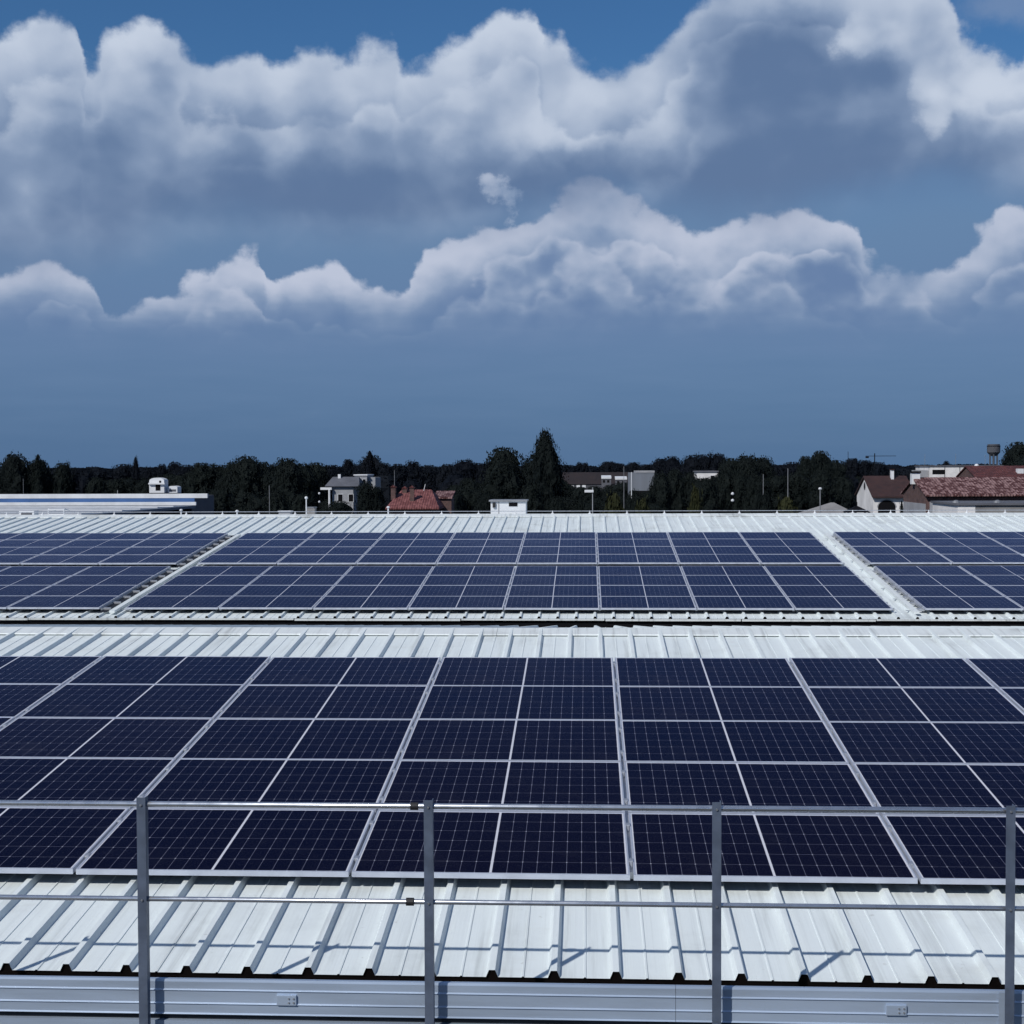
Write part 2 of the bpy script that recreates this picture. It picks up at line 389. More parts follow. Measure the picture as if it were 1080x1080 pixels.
M['brown'] = plain('dark_brown_tiles', (0.036, 0.015, 0.015), 0.85, 0, 0.22, 1.6, 0.3)
M['cladding'] = plain('pale_cladding', (0.155, 0.175, 0.21), 0.8, 0, 0.1, 0.3, stretch=(3, 1, .1))
M['dim_roof'] = plain('dim_brown_roof', (0.018, 0.012, 0.0135), 0.9, 0, 0.2, 0.4)
M['brick'] = plain('weathered_brick', (0.105, 0.062, 0.058), 0.9, 0, 0.25, 2.5)
M['concrete'] = plain('concrete', (0.24, 0.235, 0.235), 0.9, 0, 0.2, 0.5)
M['asphalt'] = plain('asphalt', (0.060, 0.060, 0.065), 0.9, 0, 0.2, 0.1)
M['bark'] = plain('bark', (0.035, 0.028, 0.022), 0.95, 0, 0.3, 3)
def tile_material(name, a, b_, sx=2.2, sy=1.5):
    """clay pantiles: rows and columns of mixed pale and dark tiles with a wavy relief"""
    m, n, b = material(name)
    tc = n.node('ShaderNodeTexCoord').outputs['Object']
    mp = n.node('ShaderNodeMapping'); m.node_tree.links.new(tc, mp.inputs[0]); mp.inputs['Scale'].default_value = (sx, sy, sy)
    vo = n.node('ShaderNodeTexVoronoi'); m.node_tree.links.new(mp.outputs[0], vo.inputs['Vector']); vo.inputs['Scale'].default_value = 1.0; vo.inputs['Randomness'].default_value = 0.55
    sp = n.node('ShaderNodeSeparateColor'); m.node_tree.links.new(vo.outputs['Color'], sp.inputs[0])
    n.put(b.inputs['Base Color'], n.mix(n.step(V(n, sp.outputs[0]), 0.25, 0.9), a, b_))
    b.inputs['Roughness'].default_value = 0.85
    wv = n.node('ShaderNodeTexWave'); m.node_tree.links.new(tc, wv.inputs['Vector']); wv.inputs['Scale'].default_value = 1.4
    bp = n.node('ShaderNodeBump'); bp.inputs['Strength'].default_value = 0.7; bp.inputs['Distance'].default_value = 0.06
    m.node_tree.links.new(wv.outputs[1], bp.inputs['Height']); m.node_tree.links.new(bp.outputs[0], b.inputs['Normal'])
    return m
M['pantile'] = tile_material('mixed_clay_pantiles', (0.062, 0.018, 0.018), (0.235, 0.140, 0.138), 4.5, 3.2)
M['redtile'] = tile_material('red_clay_tiles', (0.115, 0.034, 0.034), (0.195, 0.072, 0.070), 4, 3)
M['darkred'] = tile_material('dark_red_tiles', (0.060, 0.016, 0.017), (0.100, 0.028, 0.027), 3, 2)
def leaf_material(name, a, b_):
    m, n, b = material(name)
    g = n.node('ShaderNodeNewGeometry')
    tc = n.node('ShaderNodeTexCoord').outputs['Object']
    q = n.node('ShaderNodeTexNoise'); m.node_tree.links.new(tc, q.inputs['Vector']); q.inputs['Scale'].default_value = 0.7; q.inputs['Detail'].default_value = 3
    r = V(n, g.outputs['Random Per Island']); o = V(n, n.node('ShaderNodeObjectInfo').outputs['Random'])
    n.put(b.inputs['Base Color'], n.mix((r*0.6 + n.step(V(n, q.outputs[0]), 0.35, 0.65)*0.25 + o*0.25), a, b_))
    b.inputs['Roughness'].default_value = 0.75; b.inputs['Specular IOR Level'].default_value = 0.05
    return m
M['leaf'] = leaf_material('cloud_shaded_foliage', (0.0036, 0.0056, 0.0070), (0.0120, 0.0165, 0.0150))  # leaf colour darkened to carry the cloud shade over the trees
M['leaf_far'] = leaf_material('distant_foliage', (0.0030, 0.0045, 0.0085), (0.0080, 0.0105, 0.0150))  # same cloud shade put into the far leaf colour
M['leaf_olive'] = leaf_material('olive_foliage', (0.012, 0.015, 0.008), (0.034, 0.037, 0.017))

# ------------------------------------------------------------------ ground
def ground():
    m, n, b = material('fields')
    tc = n.node('ShaderNodeTexCoord').outputs['Object']
    q = n.node('ShaderNodeTexNoise'); m.node_tree.links.new(tc, q.inputs['Vector']); q.inputs['Scale'].default_value = 0.02; q.inputs['Detail'].default_value = 8
    v = n.node('ShaderNodeTexVoronoi'); m.node_tree.links.new(tc, v.inputs['Vector']); v.inputs['Scale'].default_value = 0.006
    sp = n.node('ShaderNodeSeparateColor'); m.node_tree.links.new(v.outputs['Color'], sp.inputs[0])
    c = n.mix(V(n, sp.outputs[0]), (0.010, 0.013, 0.010), (0.020, 0.020, 0.016))
    n.put(b.inputs['Base Color'], n.mix(V(n, q.outputs[0]), c, (0.013, 0.015, 0.013))); b.inputs['Roughness'].default_value = 0.95
    g = MB().poly([(-9000, -400, 0), (9000, -400, 0), (9000, 12000, 0), (-9000, 12000, 0)]).build('ground', m)
    tag(g, kind='structure')
    a, c_ = at(596, 522, 300), at(648, 522, 300)
    y = MB().poly([(a.x-14, 235, .004), (c_.x-4, 235, .004), (c_.x, 420, .004), (a.x, 420, .004)]).build('paved_yard', M['concrete'])
    tag(y, kind='structure')
ground()

# ------------------------------------------------------------------ the factory halls
SL1, SL2 = math.tan(0.1017), math.tan(0.0970)
EAVE1, RIDGE1, VALLEY = 7.66, 16.30, 24.60
EAVE2, RIDGE2, BACK2 = 25.62, 39.60, 53.60
GY = 7.06                                  # outer face of the wide box gutter
GT, GB = at(540, 1037.6, GY).z, at(540, 1075.0, GY).z
def z1(y): return H - 2.629 + (y-8.80)*SL1                 # flats of the near roof
def z2(y): return H - 2.673 + (y-25.985)*SL2               # flats of the far roof
RX0, RX1, RIB0 = -34.0, 32.0, 0.155
def rib_profile(x0=RX0, x1=RX1):
    """trapezoidal ribs every third of a metre with a pressed bead midway"""
    p = [(x0, 0.0)]
    k = math.ceil((x0+0.1-RIB0)*3)
    while RIB0 + k/3 < x1 - 0.25:
        x = RIB0 + k/3
        p += [(x-0.033, 0), (x-0.0165, 0.038), (x+0.0165, 0.038), (x+0.033, 0)]
        mx = x + 1/6
        p += [(mx-0.007, 0), (mx-0.005, 0.005), (mx+0.005, 0.005), (mx+0.007, 0)]
        k += 1
    p.append((x1, 0.0)); return p
PROF = rib_profile()
def sheet(y0, zz0, y1, zz1):
    b = MB(); n = len(PROF)
    b.v = [(x, y0, zz0+h) for x, h in PROF] + [(x, y1, zz1+h) for x, h in PROF]
    b.f = [(i, i+1, n+i+1, n+i) for i in range(n-1)]
    return b
def eave_end(y, zz, t, back=0.012):
    """cut end of the sandwich panels: dark core closing the ribs"""
    b = MB()
    for i in range(len(PROF)-1):
        (xa, ha), (xb, hb) = PROF[i], PROF[i+1]
        b.poly([(xa, y+back, zz-t), (xb, y+back, zz-t), (xb, y+back, zz+hb-0.003), (xa, y+back, zz+ha-0.003)])
    b.poly([(RX0, y+back, zz-t), (RX1, y+back, zz-t), (RX1, y+1.5, zz-t+0.15), (RX0, y+1.5, zz-t+0.15)])
    return b
def ridge_cap(yr, zr, slope, half, top=0.052):
    """folded flashing lying on the ribs, turned down at its edges"""
    pr = [(-half, -half*slope+0.012), (-half+0.004, -half*slope+0.026), (-half*0.45, -half*0.45*slope+top-.004), (0, top), (half*0.45, -half*0.45*slope+top-.004), (half-0.004, -half*slope+0.026), (half, -half*slope+0.012),
          (half-0.02, -half*slope+0.006), (0, top-.02), (-half+0.02, -half*slope+0.006)]
    b = MB()
    x = RX0
    while x < RX1 - 0.1:                         # lengths of flashing with lapped joints
        e = min(RX1, x + 3.0)
        lift = 0.0012*((int(x*7)) % 3)
        b.prism(pr, lambda p, X=x, L=lift: (X, yr+p[0], zr+p[1]+L), lambda p, X=e-0.004, L=lift: (X, yr+p[0], zr+p[1]+L)); x = e
    return b

hall = thing('factory_hall', 'near factory hall with white ribbed metal roof under the large front solar array', 'industrial building', (0, EAVE1, 0), 'factory halls under solar panels')
def hpart(b, name, mat, parent, **k):
    o = b.build(name, mat, parent, **k)
    o.matrix_parent_inverse = Matrix.Translation(-Vector(parent.location)) if parent.parent is None else Matrix()
    return o
hpart(sheet(EAVE1, z1(EAVE1), RIDGE1, z1(RIDGE1)), 'roof_slope', M['roof'], hall, recalc=False)
hpart(sheet(RIDGE1, z1(RIDGE1), VALLEY, z1(RIDGE1)-(VALLEY-RIDGE1)*0.1072), 'roof_slope', M['roof'], hall, recalc=False)
hpart(eave_end(EAVE1, z1(EAVE1), 0.05), 'panel_edge', M['foam'], hall, recalc=False)
hpart(ridge_cap(RIDGE1, z1(RIDGE1), SL1, 0.30, 0.034), 'ridge_cap', M['cap'], hall)
hpart(MB().box(RX0+.1, RX1-.1, GY+.04, EAVE1+.25, 0, GB-0.112).box(RX0+.1, RX0+.3, EAVE1+.25, VALLEY-.1, 0, z1(EAVE1)-.1).box(RX1-.3, RX1-.1, EAVE1+.25, VALLEY-.1, 0, z1(EAVE1)-.1), 'wall', M['wall'], hall)
# box gutter along the near eave
g1, g2 = GT - (GT-GB)*0.30, GT - (GT-GB)*0.68
def gutter_face():
    b = MB()
    prof = [(GY+0.022, GT-0.004), (GY+0.020, GT), (GY, GT), (GY-0.003, GT-0.012), (GY-0.003, g1+0.006), (GY-0.010, g1), (GY-0.003, g1-0.005), (GY-0.003, g2+0.006), (GY-0.010, g2), (GY-0.003, g2-0.005),
            (GY-0.003, GB+0.010), (GY-0.010, GB+0.004), (GY-0.003, GB), (GY+0.018, GB), (GY+0.018, GT-0.004)]
    xs = [RX0, -13.0, -7.0, at(713, 1060, GY).x - 0.001, 7.0, 13.0, RX1]
    for a, c in zip(xs, xs[1:]): b.prism(prof, lambda p, X=a: (X, p[0], p[1]), lambda p, X=c-0.002: (X, p[0], p[1]))
    return b
gut = hpart(gutter_face(), 'gutter', M['gutter'], hall)
zf = z1(EAVE1)-0.34
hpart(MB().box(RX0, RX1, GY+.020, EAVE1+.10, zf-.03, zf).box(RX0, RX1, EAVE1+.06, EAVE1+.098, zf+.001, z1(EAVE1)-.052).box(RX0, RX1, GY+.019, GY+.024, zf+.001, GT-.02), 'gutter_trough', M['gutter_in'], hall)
jc = at(1056.5, 1060, GY-0.004)
MB().box(jc.x-.018, jc.x+.022, GY-.0145, GY-.0105, GB, GT-.003).build('joint_cover', M['gutter'], gut)
for bx, by in ((302.5, 1054.5), (945, 1065)):
    c = at(bx, by, GY-0.004); w, h = 0.050, 0.026
    b = MB().box(c.x-w, c.x+w, GY-0.015, GY-0.0035, c.z-h, c.z+h)
    br = b.build('bracket_plate', M['gutter'], gut, bevel=0.004)
    b2 = MB()
    for dx in (0.012, 0.036):
        for dz in (-0.010, 0.010): b2.tube((c.x+dx, GY-0.0195, c.z+dz), (c.x+dx, GY-0.0145, c.z+dz), 0.0045, seg=8)
    b2.build('screw', M['steel'], gut)
hpart(MB().box(RX0, RX1, GY+0.05, GY+0.10, GB-0.080, GB-0.002), 'shadow_gap_strip', M['dark'], hall)  # near-black strip painting the shadow gap under the gutter
hpart(MB().box(RX0, RX1, GY-0.005, GY+0.05, GB-0.110, GB-0.030), 'lower_flashing', M['gutter'], hall)

hall2 = thing('factory_hall', 'far factory hall with white ribbed roof, solar blocks split by two bare aisles', 'industrial building', (0, EAVE2, 0), 'factory halls under solar panels')
hpart(sheet(EAVE2, z2(EAVE2), RIDGE2, z2(RIDGE2)), 'roof_slope', M['roof'], hall2, recalc=False)
hpart(sheet(RIDGE2, z2(RIDGE2), BACK2, z2(RIDGE2)-(BACK2-RIDGE2)*SL2), 'roof_slope', M['roof'], hall2, recalc=False)
hpart(eave_end(EAVE2, z2(EAVE2), 0.06), 'panel_edge', M['foam'], hall2, recalc=False)
hpart(ridge_cap(RIDGE2, z2(RIDGE2), SL2, 0.34), 'ridge_cap', M['cap'], hall2)
fl = MB(); x = RX0; rr = random.Random(4)
while x < RX1:
    e = x + rr.uniform(1.6, 3.2); t = rr.uniform(-0.008, 0.008)
    fl.box(x, e-0.02, EAVE2-0.035, EAVE2+0.10, z2(EAVE2)-0.035+t, z2(EAVE2)-0.004+t*0.4); x = e
hpart(fl, 'eave_flashing', M['cap'], hall2)
hpart(MB().box(RX0+.1, RX1-.1, EAVE2+.03, EAVE2+.2, 0, z2(EAVE2)-.16).box(RX0+.1, RX1-.1, BACK2-.3, BACK2-.1, 0, z2(EAVE2)-.1), 'wall', M['wall'], hall2)
hpart(MB().box(RX0, RX1, VALLEY-.02, EAVE2+.015, z1(EAVE1)-.54, z1(EAVE1)-.50).box(RX0, RX1, EAVE2+.015, EAVE2+.019, z1(EAVE1)-.54, z2(EAVE2)-.065), 'valley_gutter', M['dark'], hall2)  # valley shade put into the near-black colour of trough and eave face

# ------------------------------------------------------------------ solar modules
def module_meshes():
    fr = MB(); w, d, h, l = MW/2, MD, 0.035, 0.012
    for (x0, x1, y0, y1) in ((-w, w, 0, l), (-w, w, d-l, d), (-w, -w+l, l, d-l), (w-l, w, l, d-l)):
        fr.box(x0, x1, y0, y1, -h, 0)
    cs = MB().box(-w+l-.001, w-l+.001, l-.001, d-l+.001, -0.0075, -0.0022)
    return fr, cs
proto = thing('solar_panel', 'x', 'solar panel')
_f, _c = module_meshes()
p_frame = _f.build('frame', M['alu'], proto, bevel=0.0012); p_cells = _c.build('cell_sheet', M['cells'], proto)
PCH = {proto: [p_frame, p_cells]}
def project(p):
    q = Vector(p) - Vector((0, 0, H)); d = q.dot(FW)
    return 540 + F*q.dot(RT)/d, 540 - F*q.dot(UP)/d
ORD = ['', 'first', 'second', 'third', 'fourth', 'fifth', 'sixth', 'seventh', 'eighth', 'ninth', 'tenth']
rng = random.Random(11)
used = [False]
def place_row(x_left, cols, base_y, base_z, ang, s, label, group):
    """one row of modules; the ones inside the picture are counted from the left"""
    cnt = 0
    y, z = base_y + s*math.cos(ang), base_z + s*math.sin(ang)
    for c in cols:
        x0 = x_left + c*PX
        zt_ = z + MD*math.sin(ang)
        xa = min(project((x0+0.02, y, z))[0], project((x0+0.02, y+MD, zt_))[0]); xb = max(project((x0+MW, y, z))[0], project((x0+MW, y+MD, zt_))[0])
        if xb < 3 or xa > 1077: continue
        cnt += 1
        o = proto if not used[0] else copy_tree(proto, PCH); used[0] = True
        o.location = (x0 + PX/2 + rng.uniform(-.002, .002), y + rng.uniform(-.003, .003), z + rng.uniform(-.002, .002))
        o.rotation_euler = (ang + rng.uniform(-.0022, .0022), rng.uniform(-.0016, .0016), rng.uniform(-.0012, .0012))
        o['label'] = label % ORD[cnt]; o['group'] = group
A1, A2 = 0.1017, 0.0970
FX, FY, FZ = -3.2078, 8.802, H-2.509
rown = ['bottom', 'second', 'third', 'fourth', 'top']
for r in range(5):
    nm = rown[r] if r in (0, 4) else rown[r] + ' lowest'
    place_row(FX, range(-4, 7), FY, FZ, A1, r*PY, f'dark solar panel %s from the left in the {nm} row of the near array', 'solar panels of the near array')
SY, SZ, GAP = 25.985, H-2.553, 0.412
BLK = [('left', -8.93 - 6*PX, range(0, 6)), ('middle', -8.465, range(0, 8)), ('right', 6.03, range(0, 5))]
r4 = ['bottom', 'second lowest', 'second highest', 'top']
for bn, bx, cols in BLK:
    for r in range(8):
        half = 'lower' if r < 4 else 'upper'
        place_row(bx, cols, SY, SZ, A2, r*PY + (GAP if r > 3 else 0), f'panel %s from left, {r4[r % 4]} row, {half} half of far roof\'s {bn} block', 'solar panels of the far roof')

# mounting rails with clamps in the seams between columns
def mesh_of(b, name, mat):
    o = b.build(name, mat); me = o.data; bpy.data.objects.remove(o); return me
CLAMP = mesh_of(MB().box(-0.0085, 0.0085, -0.035, 0.035, -0.036, 0.0012).box(-0.016, 0.016, -0.025, 0.025, 0.001, 0.0045), 'clamp', M['rail'])
RAILEND = mesh_of(MB().box(-.5, .5, -0.0275, 0.0275, -0.081, -0.037), 'rail_end', M['rail'])
def rail_thing(x, y0, z0, ang, length, label, group, stub=0):
    t = thing('mounting_rail', label, 'mounting rail', (x, y0, z0), group); t.rotation_euler = (ang, 0, 0)
    MB().box(-0.020, 0.020, 0.14, length-0.04, -0.081, -0.0365).build('rail', M['rail'], t)
    n = round(length/PY)
    for k in range(n):
        for q in (0.24, 0.89):
            o = bpy.data.objects.new('clamp', CLAMP); COL.objects.link(o); o.parent = t; o.location = (0, k*PY+q, 0)
    if stub:
        for k in range(2*n):
            o = bpy.data.objects.new('rail_end', RAILEND); COL.objects.link(o); o.parent = t; o.location = (stub/2, k*PY/2+0.17, 0); o.scale = (abs(stub), 1, 1)
    return t
for c in range(-3, 6):
    x = FX + c*PX; xa, _ = project((x, FY+0.3, FZ)); xb, _ = project((x, FY+5.4, FZ+.55))
    if max(xa, xb) < 0 or min(xa, xb) > 1080: continue
    k = sum(1 for q in range(-3, c+1) if max(project((FX+q*PX, FY+0.3, FZ))[0], project((FX+q*PX, FY+5.4, FZ+.55))[0]) >= 0)
    rail_thing(x, FY, FZ, A1, 5*PY, f'aluminium rail with clamps in the {ORD[k]} seam from the left of the near array', 'rails under the near array')
for bn, bx, cols in BLK:
    for half in (0, 1):
        s = half*(4*PY + GAP); y, z = SY + s*math.cos(A2), SZ + s*math.sin(A2)
        cnt = 0
        for c in range(0, len(cols)+1):
            x = bx + c*PX; xb, _ = project((x, y+2, z+.2))
            if xb < 0 or xb > 1080: continue
            cnt += 1
            stub = 0
            xo = x
            if bn == 'left' and c == len(cols): stub, xo = 0.16, x - 0.012
            if bn == 'right' and c == 0: stub, xo = -0.13, x + 0.012
            if bn == 'middle' and c in (0, 8): stub, xo = (-0.07, x + 0.012) if c == 0 else (0.07, x - 0.012)
            rail_thing(xo, y, z, A2, 4*PY, f"aluminium rail under {ORD[cnt]} seam from left, {('lower', 'upper')[half]} half of far roof's {bn} block", 'rails under the far arrays', stub)

# cable trays running up the two aisles of the far roof
def tray(x, label):
    t = thing('cable_tray', label, 'cable tray', (x, SY-0.12, z2(SY-0.12)), 'cable trays in the aisles'); t.rotation_euler = (A2, 0, 0)
    MB().box(-.05, .05, 0, 9.75, .042, .085).build('tray_cover', M['cap'], t)
    b = MB()
    for k in range(9): b.box(-.12, .12, .3+k*1.1, .36+k*1.1, .0385, .0415)
    b.build('tray_feet', M['rail'], t)
dk = thing('shade_strip', 'added black shade strip along the edge of the left solar block in the left aisle', 'shade strip', (-8.86, SY-0.05, z2(SY-0.05))); dk.rotation_euler = (A2, 0, 0)  # added black strip standing in for the dark shade beneath the panel edge
MB().box(-.05, .075, 0, 4.62, .0385, .050).box(-.05, .075, 5.02, 9.70, .0385, .050).build('black_strip', M['black'], dk)
tray(-8.66, 'pale cable tray climbing the bare aisle on the left of the far roof')
tray(5.86, 'pale cable tray climbing the bare aisle on the right of the far roof')

# ------------------------------------------------------------------ guard rail along the near eave
RY = 7.00
gr = thing('guard_rail', 'galvanised steel guard rail with four visible posts and two tubes in front of the gutter', 'guard rail', (0, RY, 0))
posts = [(150.5, 840), (452.3, 843), (755.5, 845), (1064.5, 849)]
def gp(b, name, mat, **k):
    o = b.build(name, mat, gr, **k); o.matrix_parent_inverse = Matrix.Translation((0, -RY, 0)); return o
pxs = [at(px, py+40, RY).x for px, py in posts]
step_ = (pxs[3]-pxs[0])/3
allx = [pxs[0]-2*step_, pxs[0]-step_] + pxs + [pxs[3]+step_, pxs[3]+2*step_]
ztop = [at(px, py, RY).z for px, py in posts]; ztop = [ztop[0]]*2 + ztop + [ztop[3]]*2
for x, zt in zip(allx, ztop):
    b = MB()
    prof = [(x-0.022, RY-0.024), (x+0.022, RY-0.024), (x+0.022, RY+0.022), (x+0.018, RY+0.022), (x+0.018, RY-0.020), (x-0.022, RY-0.020)]
    b.prism(prof, lambda p: (p[0], p[1], 6.2), lambda p, Z=zt: (p[0], p[1], Z))
    gp(b, 'post', M['post'])
def tube_line(left, right, y):
    a, c = at(left[0], left[1], y), at(right[0], right[1], y)
    d = (c-a)/(c.x-a.x)
    return a + d*(allx[0]-0.3-a.x), a + d*(allx[-1]+0.3-a.x), lambda x: a + d*(x-a.x)
a, c, top_at = tube_line((80, 847.4), (1000, 854.5), RY); gp(MB().tube(a, c, 0.0145, seg=18), 'top_rail', M['tube'], smooth=True)
a, c, mid_at = tube_line((80, 947.0), (1000, 957.5), RY); gp(MB().tube(a, c, 0.0125, seg=18), 'mid_rail', M['tube'], smooth=True)
for f, px, py in ((top_at, 437, 849), (mid_at, 432.5, 949.5)):
    x = at(px, py, RY).x; p, q = f(x-0.019), f(x+0.019)
    gp(MB().tube(p, q, 0.0195, seg=18), 'coupler', M['black'])
b = MB()
for x in allx:                                   # bolts where the tubes meet the posts
    for f in (top_at, mid_at):
        p = f(x); b.tube(p+Vector((0, -0.030, 0)), p+Vector((0, -0.0262, 0)), 0.006, seg=6)
gp(b, 'bolts', M['tube'])

# ------------------------------------------------------------------ small things on the far ridge
ZR = z2(RIDGE2)
lw = thing('lightning_wire', 'thin lightning wire on short white supports along the ridge of the far roof', 'lightning wire', (0, RIDGE2, ZR+0.05))
w0 = MB(); w0.tube((RX0, 0, 0.075), (RX1, 0, 0.075), 0.009, seg=6).build('wire', M['tube'], lw)
for i in range(-24, 26):
    MB().tube((i*1.02+0.1, 0, 0), (i*1.02+0.1, 0, 0.085), 0.016, 0.011, seg=8).lathe([(0.04, 0), (0.04, 0.014), (0.012, 0.03)], (i*1.02+0.1, 0, 0), 8).build('support', M['white'], lw)
def zback(y): return ZR - (y-RIDGE2)*SL2
def on_back(px, py, y):
    p = at(px, py, y); return p.x, p.z
# plant cabin in the middle
Y = 42.0; xl, zt = on_back(517.5, 529.0, Y); xr, _ = on_back(554.5, 529, Y)
cb = thing('roof_cabin', 'small white plant cabin with flat overhanging lid behind the middle of the ridge', 'roof cabin', ((xl+xr)/2, Y, zback(Y)))
hw = (xr-xl)/2; hz = zt - zback(Y)
MB().box(-hw, hw, 0, 0.9, -0.1, hz).build('body', M['white'], cb)
MB().box(-hw-0.05, hw+0.05, -0.06, 0.96, hz, hz+0.045).build('lid', M['steel'], cb, bevel=0.006)
MB().box(0.02, 0.27, -0.012, 0.002, hz-0.14, hz-0.03).build('vent', M['dark'], cb)
MB().box(-hw+.225, -hw+.25, -0.006, 0.004, -0.1, hz).build('corner_seam', M['steel'], cb)
MB().box(-hw+.06, -hw+.14, -0.06, 0.004, hz-0.17, hz-0.03).build('lamp', M['black'], cb)
# grey box, lamp post and white stub left of it
Y = 41.0; x, zt = on_back(327.5, 535.5, Y)
bx = thing('roof_box', 'grey square equipment box on the ridge beside a thin white lamp post', 'equipment box', (x, Y, zback(Y)))
h = zt - zback(Y); MB().box(-.125, .125, 0, .25, 0, h).build('body', M['concrete'], bx, bevel=0.01); MB().box(-.14, .14, -.015, .265, h, h+.02).build('lid', M['steel'], bx)
x, zt = on_back(323, 525, Y-0.3); h = zt - zback(Y-.3)
lp = thing('roof_lamp', 'thin white lamp post with a small round head on the ridge', 'lamp post', (x, Y-.3, zback(Y-.3)))
MB().tube((0, 0, 0), (0, 0, h), 0.020, 0.015, seg=8).build('pole', M['white'], lp); MB().lathe([(0.01, -.05), (0.045, -.02), (0.045, .02), (0.01, .04)], (0, 0, h), 10).build('head', M['white'], lp, smooth=True)
x, zt = on_back(300, 539.8, Y)
vt = thing('roof_vent', 'low flat white vent hood just above the ridge left of the lamp post', 'roof vent', (x, Y, zback(Y)))
h = zt - zback(Y); MB().box(-.17, .17, 0, .3, 0, h).build('body', M['offwhite'], vt); MB().box(-.19, .19, -.03, .33, h, h+.025).build('hood', M['white'], vt)
# white box and ladder hoop near the left edge
x0, zt = on_back(20, 539, Y); x1, _ = on_back(36, 539, Y)
ac = thing('cooling_unit', 'white cooling unit on the far ridge near the left edge', 'cooling unit', ((x0+x1)/2, Y, zback(Y)))
h = zt - zback(Y); MB().box(-(x1-x0)/2, (x1-x0)/2, 0, .35, 0, h).build('body', M['white'], ac, bevel=0.012); MB().box(-.16, .16, -.008, .002, h-.16, h-.05).build('grille', M['greywall'], ac)
x0, zt = on_back(51, 537, Y); x1, _ = on_back(67.5, 537, Y)
ho = thing('ladder_guard', 'white tubular ladder guard standing up over the far ridge', 'ladder guard', ((x0+x1)/2, Y, zback(Y)))
h = zt - zback(Y); hw = (x1-x0)/2
for s in (-1, 1): MB().tube((s*hw, 0, 0), (s*hw, 0, h), .018, seg=8).tube((s*hw, 0, h), (s*hw*.9, .5, h-.05), .018, seg=8).build('upright', M['white'], ho)
MB().tube((-hw, 0, h-.01), (hw, 0, h-.01), .018, seg=8).tube((-hw, 0, h-.16), (hw, 0, h-.16), .015, seg=8).build('crossbar', M['white'], ho)
for px, py, lab in ((191, 538.5, 'short white breather pipe on the ridge below the dark end of the striped warehouse'), (250, 539.5, 'short white breather pipe on the ridge between warehouse end and vent hood'), (409.5, 535.5, 'slim white breather pipe on the ridge below the red tiled house')):
    x, zt = on_back(px, py, 40.2); h = zt - zback(40.2)
    t = thing('breather_pipe', lab, 'breather pipe', (x, 40.2, zback(40.2)), 'breather pipes on the far ridge')
    MB().tube((0, 0, 0), (0, 0, h), .022, seg=8).build('pipe', M['white'], t); MB().lathe([(.05, 0), (.05, .02), (.015, .045)], (0, 0, h), 10).build('cap', M['white'], t)

# ------------------------------------------------------------------ buildings beyond
def zpx(py, D, px=540): return at(px, py, D).z
def window(parent, x, y, z, w, h, axis='y'):
    f = MB().box(x-w/2-.06, x+w/2+.06, y-.05, y+.002, z-.06, z+h+.06).build('window', M['white'], parent)
    MB().box(x-w/2, x+w/2, y-.056, y-.051, z, z+h).build('pane', M['dark'], f)
def gable_house(name, label, cat, xl, xr, yf, depth, z_eave, z_ridge, wall, roof, over=0.35):
    """ridge along x, long eave side towards the camera"""
    t = thing(name, label, cat, (xl, yf, 0))
    L = xr - xl; m = depth/2; rise = z_ridge - z_eave
    b = MB().prism([(0, 0), (depth, 0), (depth, z_eave), (m, z_ridge-.12), (0, z_eave)], lambda p: (0, p[0], p[1]), lambda p: (L, p[0], p[1]))
    b.build('wall', wall, t)
    s = rise/m; th = 0.14
    r = MB()
    for sg in (0, 1):
        e = (-over) if sg == 0 else depth + over
        ze = z_eave - over*s
        pr = [(e, ze), (m, z_ridge), (m, z_ridge+th), (e, ze+th)]
        r.prism(pr, lambda p: (-over*.4, p[0], p[1]), lambda p: (L+over*.4, p[0], p[1]))
    ro = r.build('roof', roof, t)
    return t, ro
# long warehouse with the blue band
D = 140.0
xr = at(205, 525, D).x; xl = xr - 75
zt, zb1, zb2, zlow = zpx(519.6, D), zpx(524.3, D), zpx(528.4, D), zpx(532.0, D)
wh = thing('warehouse', 'long low warehouse with white and blue striped parapet and grey flat roof in front', 'warehouse', (xr, D, 0))
MB().box(-75, -.4, .35, 9, 0, zt-.3).build('wall', M['greywall'], wh)
MB().box(-75, 1.3, -.03, .33, zb1, zt).build('parapet', M['white'], wh)
MB().box(-75, 0, 0, .32, zb2, zb1-.003).build('blue_band', M['blue'], wh)
MB().box(-75, 0.15, -.02, .33, zlow, zb2-.003).build('lower_band', M['white'], wh)
zl = zlow - .02
yl = 1520*(H-zl)/(zl*0+1)/(543.5-492.3) if False else (H-zl)/math.tan(PITCH+math.atan((543.8-540)/F))
pl = at(70, 543.8, yl)
rf = MB()
poly = [(0.2, -.21), (-75, -.21), (-75, yl-D-18), (pl.x-xr-16, yl-D-18), (pl.x-xr, yl-D)]
rf.prism(poly, lambda p: (p[0], p[1], zl-.25), lambda p: (p[0], p[1], zl))
rf.build('flat_roof', M['greyroof'], wh)
b = MB()
for k in range(1, 7):
    y0 = (yl-D)*k/7; b.box(-75, (pl.x-xr)*k/7 - .6, y0-.06, y0+.06, zl+.003, zl+.08)
b.build('roof_seams', M['white'], wh)
MB().prism([(p[0]-.5, p[1]+.0) for p in poly], lambda p: (p[0], p[1]+.3, 0), lambda p: (p[0], p[1]+.3, zl-.26)).build('lower_wall', M['dark'], wh)
